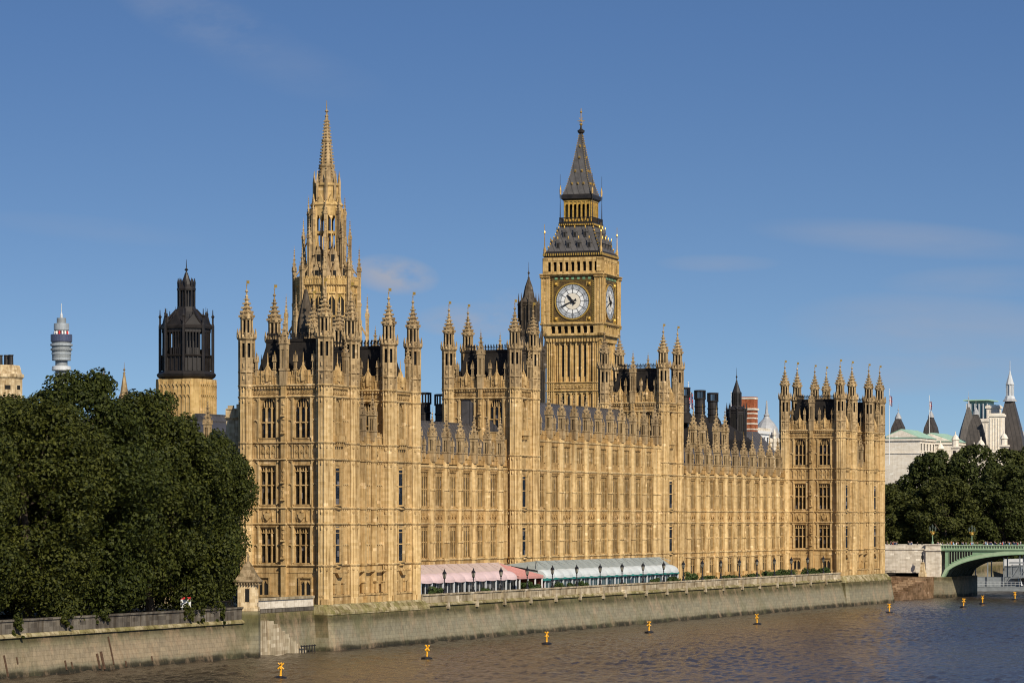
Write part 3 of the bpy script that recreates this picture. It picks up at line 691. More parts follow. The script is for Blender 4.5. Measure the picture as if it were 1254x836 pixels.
def pitched_roof(x0, x1, y0, y1, z0, z1, flat=1.0):
    b = MB(); xm0, xm1 = x0+(x1-x0)*.5-flat, x0+(x1-x0)*.5+flat
    pr = [(x0, z0), (x1, z0), (xm1, z1), (xm0, z1)]
    b.add([(p[0], -y0, p[1]) for p in pr]+[(p[0], -y1, p[1]) for p in pr], [(0, 1, 2, 3), (7, 6, 5, 4), (0, 1, 5, 4), (1, 2, 6, 5), (2, 3, 7, 6), (3, 0, 4, 7)])
    b.box(xm0-.1, xm1+.1, -y1+.2, -y0-.2, z1-.1, z1+.2)
    n = int((y1-y0)/.6)
    for i in range(n): b.bar((x1-(x1-xm1)*.5, -(y0+(i+.5)*.6), z0+.35+(z1-z0)*.5), (x1-(x1-xm1)*.5, -(y0+(i+.5)*.6), z0+.36+(z1-z0)*.5), .02, 3)
    return b

# -- end pavilions: two towers joined by a recessed link
def end_pavilion(y, label):
    ax = 1.2; wx = -10.8; ZC = 36.4
    t1, _ = tower_body('pavilion_tower', wx, ax, y, y+8.5, 6.0, ZC)
    t2, _ = tower_body('pavilion_tower', wx, ax, y+21, y+29.4, 6.0, ZC)
    lk = link('pavilion_link', None, palace)
    b = MB(); ya, yb = y+9.4, y+20.1; Wl = yb-ya; xf = .6
    b.box(wx+1, xf-.62, -yb, -ya, 6, 28.6); b.box(wx+1, xf-4.6, -yb, -ya, 28.6, 35.5)
    o = (xf, ya, 0); b.fr(90, o)
    wall_slab(b, 0, Wl, 6, 28.6, [])
    for z in ZS+[28.5]: moulding(b, 0, Wl, z)
    for za, zb, t in ((11.75, 17.1, 2), (17.5, 19.35, 1), (19.7, 26.0, 2), (26.4, 28.3, 1)): panels(b, .1, Wl-.1, za, zb, .72, t, .14, .16)
    for u in (3.6, 7.1):
        b.prism([(u-.45, -.05), (u-.45, .3), (u-.2, .7), (u+.2, .7), (u+.45, .3), (u+.45, -.05)], 6, 29.6)
        for z in ZS+[28.5]: b.prism([(u-.6, -.05), (u-.6, .4), (u-.3, .85), (u+.3, .85), (u+.6, .4), (u+.6, -.05)], z-.15, z+.16)
    for u in (1.8, 5.3, 8.9):
        for z in (18.4, 27.3): shield(b, u, z, .45, .2)
    parapet(b, 0, Wl, 28.6, 1.7)
    o2 = (xf-4, ya, 0); b.fr(90, o2)
    cols = [(1.2, 3.4, [(29.8, 33.6)]), (4.3, 6.5, [(29.8, 33.6)]), (7.4, 9.6, [(29.8, 33.6)])]
    wall_slab(b, 0, Wl, 28.6, 35.6, cols)
    for u, v, hs in cols: put_window(lk, 90, o2, u, 29.8, 2.2, 3.8, 3, 1, 0, .4, .2)
    moulding(b, 0, Wl, 34.4); moulding(b, 0, Wl, 35.6, .42, .5); panels(b, 0, Wl, 34.6, 35.4, .6, 1)
    parapet(b, 0, Wl, 35.8, 1.9, gable=True)
    b.fr(270, (wx+1, yb, 0)); wall_slab(b, 0, Wl, 6, 35.5, [])
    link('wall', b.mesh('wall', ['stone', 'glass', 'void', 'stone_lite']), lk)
    for u in (3.6, 7.1): put(lk, P_WING, 'pinnacle', (xf+.15, ya+u, 29.3), 0, .9)
    for u in (2.5, 8.2): put(lk, P_MID, 'pinnacle', (xf-4.1, ya+u, 35.9), 0, .75)
    obj('roof', hip_roof(wx+1.5, xf-4.8, ya-1.2, yb+1.2, 35.6, 41.0, 1.2), ['iron'], lk)
    for t, w in ((t1, label), (t2, None), (lk, None)): pass
    return t1, t2, lk
end_pavilion(0, 'near'); end_pavilion(244, 'far')
def pav_base(y0, y1):
    # ashlar ground floor details and the spreading plinth above the river
    b = MB(); b.fr(0, (-10.8, y0, 0))
    b.box(-.9, 12.9, -.2, .18, 6.0, 7.4); b.box(-.95, 12.95, -.2, .28, 7.25, 7.5)
    b.box(.6, 11.5, -.2, .06, 10.55, 10.75)
    for u in (1.6, 8.1):
        b.box(u, u+2.1, -.1, .28, 9.85, 10.05); b.box(u, u+.2, -.1, .26, 7.5, 9.85); b.box(u+1.9, u+2.1, -.1, .26, 7.5, 9.85)
        b.box(u+.45, u+1.65, -.1, .045, 7.5, 9.45, 1); b.box(u+.95, u+1.15, -.1, .2, 7.5, 9.45)
        for k_ in (.45, 1.15): b.extr([(u+k_, 9.47), (u+k_, 9.0), (u+k_+.25, 9.47)], 0, .16); b.extr([(u+k_+.5, 9.47), (u+k_+.5, 9.0), (u+k_+.25, 9.47)], 0, .16)
    b.fr(90, (1.2, y0, 0)); Wd = y1-y0
    b.box(-1, Wd+1, -.4, .30, 6.0, 7.4); b.box(-1.05, Wd+1.05, -.4, .42, 7.25, 7.5); b.box(1, Wd-1, -.2, .12, 10.55, 10.75)
    for u in (2.6, 5.2, 12, 16, 18.5, 23, 26):                       # corbel chutes and blind hoods of the river basement
        b.box(u, u+1.0, -.1, .3, 9.0, 9.2); b.box(u+.15, u+.35, -.1, .25, 7.6, 9.0); b.box(u+.65, u+.85, -.1, .25, 7.6, 9.0)
    for u in (3.3, 24.5):
        b.extr([(u-.2, 10.5), (u+2.2, 10.5), (u+1.5, 9.9), (u+.5, 9.9)], -.1, .5)
    for u in (-.6, 8.5, 12.5, 17.5, 21, 29.4):
        b.box(u-.6, u+.6, 0, .9, 5.6, 7.0)
    return link('plinth', b.mesh('plinth', ['stone', 'void']), palace)
pav_base(0, 29.4); pav_base(244, 273.4)

# -- wings and the central block
wing1 = link('river_wing', None, palace); b = MB(); o = (-10.5, 29.0, 0)
river_front(b, wing1, o, 64.3, 6, 26.4, [40-29+5.5*k for k in range(10)]+[5.5], True)
b.fr(); b.box(-25, -11.12, -93, -29, 6, 26.3)
for k in range(8): b.box(-25.6, -25, -(33+k*7.5), -(31+k*7.5), 6, 26)
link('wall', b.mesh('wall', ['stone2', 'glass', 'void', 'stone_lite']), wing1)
obj('roof', pitched_roof(-25, -10.9, 29, 93.5, 26.6, 33.6, .4), ['slate'], wing1)
wing2 = link('river_wing', None, palace); b = MB(); o = (-10.5, 174.0, 0)
river_front(b, wing2, o, 69.5, 6, 26.4, [182.2-174+5.53*k for k in range(11)], True)
b.fr(); b.box(-25, -11.12, -243.4, -174, 6, 26.3)
for k in range(8): b.box(-25.6, -25, -(178+k*8), -(176+k*8), 6, 26)
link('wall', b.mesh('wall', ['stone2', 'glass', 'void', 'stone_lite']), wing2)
obj('roof', pitched_roof(-25, -10.9, 174, 243.5, 26.6, 31.8, .4), ['slate'], wing2)
for y in (207, 212.5, 221, 226.5, 190): put(wing2, P_WING, 'chimney', (-18, y, 31.5), 0, 1.15)
cen = link('central_block', None, palace); b = MB(); o = (-10.0, 93.0, 0)
river_front(b, cen, o, 81.0, 6, 31.2, [9.6]+[109.6-93+5.844*k for k in range(10)]+[71.6], True, attic=(27.6, 30.3))
b.fr(); b.box(-26, -10.62, -174, -93, 6, 31.1)
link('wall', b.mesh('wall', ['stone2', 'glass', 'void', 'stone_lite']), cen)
obj('roof', pitched_roof(-26, -10.6, 93.5, 173.5, 31.4, 38.2, .4), ['slate'], cen)
tower_body('central_tower', -21.2, -9.3, 93.4, 101.4, 6.0, 39.6)
tower_body('central_tower', -21.0, -9.3, 165.4, 173.3, 6.0, 39.6)

# -- landward range behind the near pavilion
rg = link('landward_range', None, palace); b = MB()
b.box(-62, -12.2, -40, -14, 5.6, 27.5); b.fr(0, (-62, 14, 0)); 
cols = [(3+4.6*k, 5.2+4.6*k, [(8, 12), (16, 21.5)]) for k in range(10)]
wall_slab(b, 0, 49.5, 5.6, 27.6, cols)
for u, v, hs in cols:
    for za, zb in hs: put_window(rg, 0, (-62, 14, 0), u, za, 2.2, zb-za, 3, 1, 0, .42, .2)
for z in (13.5, 22.5, 26): moulding(b, 0, 49.5, z)
for k in range(11): b.box(.5+4.6*k, 1.3+4.6*k, -.05, .6, 5.6, 28.4)
parapet(b, 0, 49.5, 27.6, 1.8, .7, gable=True)
b.fr(); b.box(-62, -40, -13.2, -9, 5.6, 9)
b.box(-17.5, -11.9, -22, -10, 27.6, 32.5)
b.fr(0, (-19, 9.5, 0)); wall_slab(b, 0, 7, 26, 32.6, []); parapet(b, 0, 7, 32.6, 1.7, 1.4); moulding(b, 0, 7, 32.4, .4, .5)
link('wall', b.mesh('wall', ['pale_stone', 'glass', 'void', 'pale_stone']), rg)
obj('roof', pitched_roof(-60, -19.2, 15, 38, 28, 32.6, 6), ['slate'], rg)
for k in range(5): put(rg, P_WING, 'pinnacle', (-61+4.6*k*2, 13.7, 28.3), 0, .9)
put(rg, P_TALL, 'pinnacle', (-15.6, 11, 33), 0, .8)
b = MB(); b.lathe(0, 0, [(3.4, 30), (3.1, 36), (2.0, 38), (1.6, 44), (1.9, 44.3), (1.4, 44.6), (1.2, 47), (.2, 51.5)], 8)
for i in range(8):
    a = math.pi/8+i*math.pi/4; b.lathe(2.9*math.cos(a), 2.9*math.sin(a), [(.2, 31), (.2, 38.5), (.03, 40)], 4)
obj('fleche', b, ['dark_stone'], rg, (-13.5, 24, 0))
# second row of roofs and courts behind the river front
bk = link('inner_range', None, palace); b = MB()
b.box(-48, -32, -165, -40, 5.6, 27); b.box(-48, -30, -250, -180, 5.6, 26)
link('wall', b.mesh('wall', ['pale_stone']), bk)
obj('roof', pitched_roof(-48, -32, 40, 165, 27, 34, .5), ['slate'], bk); obj('roof', pitched_roof(-48, -30, 180, 250, 26, 36.5, 1.5), ['iron'], bk)
def vent_mesh(r=1.12, h=6.6):
    b = MB(); b.lathe(0, 0, [(r*1.9, -1), (r*1.6, .3), (r*1.1, 1.2)], 14, mat=1); b.lathe(0, 0, [(r, 1), (r, h-1.8)], 14, mat=0)
    for z in [1.6+k*1.3 for k in range(int((h-3)/1.3))]: b.lathe(0, 0, [(r, z), (r+.12, z+.1), (r+.12, z+.3), (r, z+.4)], 14)
    for i in range(14): a = 2*math.pi*i/14; b.bar((r*1.05*math.cos(a), r*1.05*math.sin(a), h-1.9), (r*1.05*math.cos(a), r*1.05*math.sin(a), h), .12, 4)
    b.lathe(0, 0, [(r*1.15, h-.3), (r*1.18, h), (r*.9, h+.05)], 14); b.lathe(0, 0, [(r*1.15, h-2), (r*1.18, h-1.8), (r*1.1, h-1.7)], 14)
    return b.mesh('chimney', ['black_iron', 'iron'])
VENTS = ((-36.0, 252.4, 39.5, 1.0), (-36.2, 263.0, 39.3, 1.0), (-35.6, 269.8, 39.1, .98), (-33.2, 110, 33.2, 1.0), (-29.9, 110, 33.0, .98))
VM = vent_mesh()
for (x, y, z, s_) in VENTS: put(bk, VM, 'chimney', (x, y, z), 0, s_)
b = MB(); b.box(-44, -28, -275, -248, 5.6, 35); b.prism([(-44, -275), (-28, -275), (-28, -248), (-44, -248)], 35, 38.6, None, .55); obj('ventilation_house', b, ['iron'], bk)
b = MB(); b.box(-37, -27.5, -117, -104, 5.6, 32.2); b.box(-37.3, -27.2, -117.3, -103.7, 32.2, 33); obj('ventilation_house', b, ['iron'], bk)

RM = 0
# ================================================================== CLOCK TOWER
ct = empty('clock_tower', (-60.8, 255, 4.95), 'tall golden clock tower with white dials and a steep iron spire', 'clock tower', rot=R(5))
b = MB(); Zo = 5.6
def Zc(z): return z-Zo
h = 5.95
b.fr(); b.box(-h+.7, h-.7, -h+.7, h-.7, 0, Zc(58))
for a in (0, 90, 180, 270):
    ca, sa = math.cos(R(a)), math.sin(R(a)); o = (-h*ca+h*sa, -h*sa-h*ca, 0)
    b.fr(a, o); Wd = 2*h
    def tier(z0, z1, slits=True):
        z0, z1 = Zc(z0), Zc(z1); cols = []
        nb = 7; p = (Wd-3.2)/nb
        b.box(1.6, Wd-1.6, -.75, -.5, z0, z1)
        for i in range(nb+1): b.box(1.6+i*p-.17, 1.6+i*p+.17, -.6, .0 if i % 2 == 0 else -.12, z0, z1)
        for i in range(nb):
            c = 1.6+(i+.5)*p
            if slits and i in (1, 2, 4, 5): b.box(c-.17, c+.17, -.55, -.46, z0+1.2, z1-1.0, 2)
            b.extr([(c-p/2, z1), (c-p/2, z1-1.0), (c-p*.2, z1-.35), (c+p*.2, z1-.35), (c+p/2, z1-1.0), (c+p/2, z1)], -.5, -.1)
            b.box(c-.06, c+.06, -.5, -.3, z0, z1-.3) if i in (0, 3, 6) else None
    tier(48.2, 57.2); tier(38.5, 46.2); tier(28, 36.6); tier(18, 26.3); tier(6, 16.2)
    for z in (47.2, 37.6, 27.2, 17.1):
        b.box(1.6, Wd-1.6, -.7, -.05, Zc(z)-1.05, Zc(z)+1.05)
        moulding(b, 1.2, Wd-1.2, Zc(z)-.9, .25, .3); moulding(b, 1.2, Wd-1.2, Zc(z)+.9, .25, .3)
        for i in range(9): quatre(b, 2.1+i*(Wd-4.2)/8, Zc(z), .4, .14)
    # corner piers
    for u in (0, Wd-1.6):
        b.box(u, u+1.6, -.9, 0, 0, Zc(57.6)); 
        for e in (.12, .55, 1.05, 1.48): b.box(u+e-.09, u+e+.09, -.02, .16, 0, Zc(57.6))
        for z in (47.2, 37.6, 27.2, 17.1): moulding(b, u-.1, u+1.7, Zc(z)-.9, .3, .3); moulding(b, u-.1, u+1.7, Zc(z)+.9, .3, .3)
    # corbelled cornice under the clock stage
    b.ext_u([(-.5, Zc(56.8)), (.1, Zc(57.2)), (.55, Zc(57.8)), (.55, Zc(58.2)), (-.5, Zc(58.2))], -.45, Wd+.45)
    for i in range(18): b.box(.2+i*.64, .55+i*.64, -.1, .42, Zc(56.9), Zc(57.7))
link('wall', b.mesh('wall', ['lantern_stone', 'gold', 'void']), ct)
# clock stage
b = MB(); H = 6.95
b.box(-H+1.3, H-1.3, -H+1.3, H-1.3, Zc(58.2), Zc(75))
for a in (0, 90, 180, 270):
    ca, sa = math.cos(R(a)), math.sin(R(a)); o = (-H*ca+H*sa, -H*sa-H*ca, 0); b.fr(a, o); Wd = 2*H
    # lower arcade
    b.box(0, Wd, -1.3, -.0, Zc(58.2), Zc(58.7)); b.box(1.9, Wd-1.9, -1.35, -.9, Zc(58.7), Zc(60.4), 2)
    for i in range(8):
        c = 1.9+(Wd-3.8)*i/7; b.box(c-.24, c+.24, -1.0, -.1, Zc(58.6), Zc(60.5))
        if i < 7:
            d_ = c+(Wd-3.8)/14; p = (Wd-3.8)/7
            b.extr([(d_-p/2, Zc(60.5)), (d_-p/2, Zc(59.7)), (d_-p*.2, Zc(60.25)), (d_+p*.2, Zc(60.25)), (d_+p/2, Zc(59.7)), (d_+p/2, Zc(60.5))], -.8, -.15)
    b.box(0, Wd, -1.3, -.05, Zc(60.4), Zc(60.9)); moulding(b, -.1, Wd+.1, Zc(60.75), .32, .5)
    # corner piers of the dial stage
    for u in (0, Wd-1.9):
        b.box(u, u+1.9, -1.3, -.06, Zc(58.2), Zc(71.0))
        for e in (.14, .6, 1.3, 1.76): b.box(u+e-.12, u+e+.12, -.1, .12, Zc(61), Zc(70.6))
        for z in (63.2, 65.6, 68.2): quatre(b, u+.95, Zc(z), .32, .1)
        moulding(b, u-.1, u+1.95, Zc(70.9), .4, .5)
    b.box(1.9, Wd-1.9, -1.3, -.55, Zc(60.9), Zc(71.2))              # back of the dial recess
    b.box(1.9, 2.3, -.6, -.2, Zc(61.0), Zc(70.2), 4); b.box(Wd-2.3, Wd-1.9, -.6, -.2, Zc(61.0), Zc(70.2), 4)
    for k_ in range(22):
        for u in (2.1, Wd-2.1): b.box(u-.13, u+.13, -.22, -.1, Zc(61.1)+k_*.41, Zc(61.32)+k_*.41, 3)
    b.box(2.3, Wd-2.3, -.6, -.25, Zc(70.2), Zc(71.0), 4)
    for k_ in range(7): b.box(3.0+k_*1.25, 3.6+k_*1.25, -.3, -.18, Zc(70.35), Zc(70.8), 5)
    b.box(0, Wd, -1.3, .05, Zc(71.0), Zc(71.6)); moulding(b, -.2, Wd+.2, Zc(71.4), .45, .5)
    # upper arcade
    b.box(.3, Wd-.3, -1.5, -1.1, Zc(71.6), Zc(75), 2); 
    for i in range(10):
        c = 1.0+(Wd-2.0)*i/9; b.box(c-.26, c+.26, -1.2, -.35, Zc(71.6), Zc(74.4))
        if i < 9:
            p = (Wd-2)/9; d_ = c+p/2
            b.extr([(d_-p/2, Zc(74.5)), (d_-p/2, Zc(73.4)), (d_-p*.22, Zc(74.15)), (d_+p*.22, Zc(74.15)), (d_+p/2, Zc(73.4)), (d_+p/2, Zc(74.5))], -1.0, -.4)
    b.box(.2, Wd-.2, -1.5, -.4, Zc(71.5), Zc(72.1)); b.box(.2, Wd-.2, -1.5, -.3, Zc(74.4), Zc(75.1))
    for u in (.2, Wd-1.0): b.box(u, u+.8, -1.5, -.3, Zc(71.5), Zc(75))
link('clock_stage', b.mesh('clock_stage', ['lantern_stone', 'gold', 'void', 'gilt_stone', 'gilt_dark', 'green_tile']), ct)
# dials
def disc(b, r0, r1, n0, n1, mat, seg=48, cz=0):
    for i in range(seg):
        a0, a1 = 2*math.pi*i/seg, 2*math.pi*(i+1)/seg
        q = [(r0*math.sin(a0), r0*math.cos(a0)+cz), (r1*math.sin(a0), r1*math.cos(a0)+cz), (r1*math.sin(a1), r1*math.cos(a1)+cz), (r0*math.sin(a1), r0*math.cos(a1)+cz)]
        if r0 == 0: q = q[1:3]+[(0, cz)]
        b.extr(q, n0, n1, mat)
def dial_mesh():
    b = MB(); r = 3.72
    b.box(-4.55, 4.55, 0, .06, -4.6, 4.6, 3)
    for e in (-4.55, 4.35): b.box(e, e+.2, 0, .2, -4.6, 4.6, 6)
    for e in (-4.6, 4.4): b.box(-4.55, 4.55, 0, .19, e, e+.2, 6)
    for sx in (-1, 1):
        for sz in (-1, 1):
            b.lathe(sx*3.75, .1, [(.28, sz*3.75-.3), (.40, sz*3.75), (.28, sz*3.75+.3)], 10, mat=4)
            for k_ in range(4): b.box(sx*(3.1+.3*k_)-.06, sx*(3.1+.3*k_)+.06, .05, .14, min(sz*4.3, sz*(3.3)), max(sz*4.3, sz*3.3), 6)
    disc(b, r, r+.28, .05, .26, 4); disc(b, r-.10, r, .05, .22, 5)
    disc(b, 0, r-.1, .05, .12, 0, 48)
    disc(b, 2.62, 3.58, .11, .135, 1); disc(b, 0, 1.78, .11, .14, 2); disc(b, 2.58, 2.66, .11, .15, 5); disc(b, 1.74, 1.82, .11, .15, 5); disc(b, 3.20, 3.24, .11, .15, 5)
    for i in range(60):
        a = 2*math.pi*i/60; c, s_ = math.cos(a), math.sin(a)
        def rad(r0, r1, w, n1, mat):
            b.extr([(r0*s_-w*c, r0*c+w*s_), (r0*s_+w*c, r0*c-w*s_), (r1*s_+w*c, r1*c-w*s_), (r1*s_-w*c, r1*c+w*s_)], .12, n1, mat)
        if i % 5 == 0:
            rad(1.78, 3.62, .05, .165, 5)
            for q in (-.19, 0, .19):                                # Roman numeral strokes as upright bars
                aa = a+q*.45; c, s_ = math.cos(aa), math.sin(aa); rad(2.72, 3.14, .035, .16, 5)
        else: rad(3.24, 3.58, .02, .15, 5)
    return b.mesh('dial', ['dial', 'dial_grey', 'dial_cream', 'gilt_dark', 'gold', 'black', 'gilt_stone'])
def hand_mesh(l, w, tail):
    b = MB(); b.extr([(-w*.6, -tail), (w*.6, -tail), (w*.35, 0), (w*.55, l*.5), (w*.3, l*.75), (0, l), (-w*.3, l*.75), (-w*.55, l*.5), (-w*.35, 0)], 0, .06)
    b.lathe(0, .03, [(w*.55, -.25), (w*.7, 0), (w*.55, .25)], 8); disc(b, 0, w*.75, 0, .07, 0, 16); b.extr([(-w*1.1, -tail), (w*1.1, -tail), (0, -tail*.4)], 0, .05)
    return b
DM = dial_mesh(); MH = hand_mesh(3.45, .30, .9).mesh('minute_hand', ['black']); HH = hand_mesh(2.0, .5, .75).mesh('hour_hand', ['black'])
for a in (0, 90, 180, 270):
    n = H-.56
    loc = (n*math.sin(R(a)), -n*math.cos(R(a)), Zc(65.6)); d = link('clock_face', DM, ct, loc, R(a))
    for me, nm, ang, off in ((MH, 'minute_hand', 41*6, .2), (HH, 'hour_hand', (10+41/60)*30, .27)):
        o = link(nm, me, d, (0, -off, 0)); o.rotation_euler = (0, R(ang), 0)
# roofs, belfry lantern, spire
def sq(b, prof, mat=None): b.lathe(0, 0, [(r*math.sqrt(2), Zc(z)) for r, z in prof], 4, math.pi/4, mat)
b = MB(); sq(b, [(6.3, 75.0), (6.6, 75.4), (6.6, 76.2), (6.2, 76.5)], 1); sq(b, [(6.1, 76.4), (5.5, 77.6), (4.6, 79.6), (3.9, 81.3), (3.6, 82.2)])
for k_ in range(26):
    for a in (0, 90, 180, 270):
        b.fr(a); u = -6.4+k_*.512; b.box(u-.12, u+.12, 6.45, 6.75, Zc(75.5), Zc(76.0), 2)
for a in (0, 90, 180, 270):
    b.fr(a)
    for row, (z, nn, n) in enumerate(((77.3, 4, 5.55), (79.7, 3, 4.5))):
        for i in range(nn):
            u = (i-(nn-1)/2)*2.35
            b.box(u-.36, u+.36, n-1.0, n+.25, Zc(z), Zc(z)+1.0, 0); b.box(u-.22, u+.22, n+.2, n+.28, Zc(z)+.1, Zc(z)+.95, 3)
            b.extr([(u-.5, Zc(z)+1.0), (u+.5, Zc(z)+1.0), (u, Zc(z)+1.95)], n-1.0, n+.34, 0); b.lathe(u, n+.3, [(.09, Zc(z)+1.8), (.14, Zc(z)+2.1), (.03, Zc(z)+2.5)], 5, mat=2)
for sx in (-1, 1):
    for sy in (-1, 1):
        for k_ in range(9):
            t = k_/8; rr = 6.15+(3.65-6.15)*(t**.85); b.fr(); b.lathe(sx*rr, sy*rr, [(.05, Zc(76.5+5.7*t)), (.22, Zc(76.75+5.7*t)), (.05, Zc(77.05+5.7*t))], 5, mat=2)
        b.lathe(sx*6.35, sy*6.35, [(.30, Zc(75.5)), (.30, Zc(77.0)), (.13, Zc(77.6)), (.07, Zc(80.4))], 6, mat=4); b.lathe(sx*6.35, sy*6.35, [(.05, Zc(80.2)), (.22, Zc(80.6)), (.05, Zc(81.0))], 6, mat=2)
        b.bar((sx*6.35, sy*6.35, Zc(81)), (sx*6.35, sy*6.35, Zc(82.4)), .06, 4, 2)
obj('lower_roof', b, ['clockroof', 'black_iron', 'gold', 'void', 'lantern_stone'], ct)
b = MB(); sq(b, [(3.7, 82.1), (3.9, 82.4), (3.95, 82.9), (3.6, 83.0)], 1); sq(b, [(1.9, 82.9), (1.9, 88)], 2)
for a in (0, 90, 180, 270):
    b.fr(a)
    for i in range(12): u = -3.7+i*7.4/11; b.box(u-.06, u+.06, 3.7, 3.85, Zc(82.8), Zc(83.9), 1)
    b.box(-3.85, 3.85, 3.7, 3.86, Zc(83.85), Zc(84.0), 1)
    for i in range(17): u = -3.7+i*7.4/16; b.box(u-.12, u+.12, 3.7, 4.02, Zc(82.25), Zc(82.6), 0)
    for i in range(7):
        u = -2.85+i*5.7/6; b.box(u-.15, u+.15, 2.7, 3.05, Zc(82.9), Zc(87.8), 0)
        if i < 6:
            c = u+5.7/12; p = 5.7/6; b.extr([(c-p/2, Zc(87.8)), (c-p/2, Zc(86.2)), (c-p*.2, Zc(86.9)), (c+p*.2, Zc(86.9)), (c+p/2, Zc(86.2)), (c+p/2, Zc(87.8))], 2.75, 2.95, 0)
            b.box(c-p/2, c+p/2, 2.7, 2.9, Zc(82.9), Zc(83.7), 0)
    b.box(-3.1, 3.1, 2.4, 3.1, Zc(87.5), Zc(87.9), 0)
b.fr(); sq(b, [(3.2, 87.8), (3.5, 88.1), (3.5, 88.9), (3.2, 89.1)], 1)
for sx in (-1, 1):
    for sy in (-1, 1):
        b.lathe(sx*3.65, sy*3.65, [(.11, Zc(82.9)), (.11, Zc(84.4)), (.05, Zc(88)), (.13, Zc(88.5)), (.12, Zc(90)), (.05, Zc(91)), (.035, Zc(93.4))], 5, mat=1); b.lathe(sx*3.6, sy*3.6, [(.2, Zc(89)), (.24, Zc(90)), (.05, Zc(91))], 5, mat=3)
obj('belfry', b, ['gold_belfry', 'black_iron', 'void', 'lantern_stone'], ct)
b = MB(); prof = [(3.25, 89.0), (2.75, 90.2), (1.95, 93.2), (1.25, 96.8), (.62, 100.4), (.3, 102.6)]; sq(b, prof)
def pr(z):
    for (r0, z0), (r1, z1) in zip(prof, prof[1:]):
        if z0 <= z <= z1: return r0+(r1-r0)*(z-z0)/(z1-z0)
    return .3
for sx in (-1, 1):
    for sy in (-1, 1):
        for k_ in range(26): z = 89.4+k_*.5; q = pr(z)+.03; b.lathe(sx*q, sy*q, [(.03, Zc(z)), (.13, Zc(z)+.14), (.03, Zc(z)+.3)], 4, mat=1)
for a in (0, 90, 180, 270):
    b.fr(a)
    for z, us in ((91.2, (-1.3, 0, 1.3)), (94, (-.75, .75)), (97, (0,)), (99.5, (0,))):
        for u in us: n = pr(z); b.box(u-.16, u+.16, n-.3, n+.18, Zc(z), Zc(z)+.5, 1); b.box(u-.08, u+.08, n+.1, n+.2, Zc(z), Zc(z)+.32, 2)
b.fr(); b.lathe(0, 0, [(.3, Zc(102.4)), (.75, Zc(102.8)), (.8, Zc(103.2)), (.3, Zc(103.5)), (.18, Zc(104)), (.12, Zc(105))], 8, mat=2)
b.bar((0, 0, Zc(104)), (0, 0, Zc(108)), .1, 5, 3); b.lathe(0, 0, [(.05, Zc(106.9)), (.3, Zc(107.2)), (.05, Zc(107.5))], 8, mat=1); b.lathe(0, 0, [(.05, Zc(104.1)), (.4, Zc(104.5)), (.05, Zc(104.9))], 8, mat=1)
b.bar((-.8, 0, Zc(105.3)), (.8, 0, Zc(105.3)), .09, 4, 1); b.bar((0, -.8, Zc(105.3)), (0, .8, Zc(105.3)), .09, 4, 1); b.bar((-.45, 0, Zc(104.9)), (.45, 0, Zc(106)), .07, 4, 1); b.bar((.45, 0, Zc(104.9)), (-.45, 0, Zc(106)), .07, 4, 1)
obj('spire', b, ['clockroof', 'gold', 'black_iron', 'grey_stone'], ct)

# ================================================================== CENTRAL STONE SPIRE TOWER
sp = empty('spire_tower', (-65.5, 138, 6.3), 'slender octagonal stone tower with a crocketed spire, left of the clock tower', 'tower')
b = MB(); z_ = lambda z: z-5.6
b.lathe(0, 0, [(5.6, 0), (5.6, z_(60.2))], 8)
def octface(b, i, R_):                                              # frame on the i-th face of an octagon
    a = 45*i; ap = R_*math.cos(math.pi/8); hw = R_*math.sin(math.pi/8)
    ca, sa = math.cos(R(a)), math.sin(R(a)); b.fr(a, (-hw*ca+ap*sa, -hw*sa-ap*ca, 0)); return 2*hw
for i in range(8):
    w = octface(b, i, 5.6)
    for u in (w*.30, w*.70):
        b.box(u-.62, u+.62, -.05, .03, z_(50.5), z_(58.3), 2); b.extr([(u-.66, z_(58.4)), (u-.66, z_(57.3)), (u, z_(58.4))], 0, .2); b.extr([(u+.66, z_(58.4)), (u+.66, z_(57.3)), (u, z_(58.4))], 0, .2)
        b.box(u-.08, u+.08, 0, .16, z_(50.5), z_(58.3)); b.box(u-.62, u+.62, 0, .15, z_(54.3), z_(54.6))
        for e in (-.72, .72): b.box(u+e-.1, u+e+.1, -.05, .25, z_(50), z_(58.6))
    b.box(w*.5-.12, w*.5+.12, -.05, .35, z_(40), z_(60)); b.box(.2, w-.2, -.05, .3, z_(58.6), z_(58.9))
    parapet(b, 0, w, z_(60.4), 1.5, .5, .3, .1); moulding(b, 0, w, z_(60.3), .45, .5)
    panels(b, .2, w-.2, z_(58.9), z_(60.1), .5, 1)
obj_wall = link('wall', b.mesh('wall', ['lantern_stone', 'gold', 'void']), sp)
b = MB(); b.lathe(0, 0, [(5.0, z_(60.3)), (3.1, z_(66.6))], 8); 
for i in range(8):                                                  # stone roof with two tiers of lucarnes
    octface(b, i, 5.0); b.fr(45*i)
    for z, n, k_ in ((61.6, 4.1, 1.0), (64.4, 3.2, 1.15)):
        b.box(-.55*k_, .55*k_, n-.9, n+.25, z_(z), z_(z)+1.3*k_); b.box(-.3*k_, .3*k_, n+.2, n+.27, z_(z)+.2, z_(z)+1.3*k_, 2); b.extr([(-.7*k_, z_(z)+1.3*k_), (.7*k_, z_(z)+1.3*k_), (0, z_(z)+2.6*k_)], n-.9, n+.3)
        b.lathe(0, n+.2, [(.1, z_(z)+2.4*k_), (.16, z_(z)+2.8*k_), (.02, z_(z)+3.4*k_)], 5)
obj('stone_roof', b, ['grey_stone', 'gold', 'void'], sp)
b = MB()
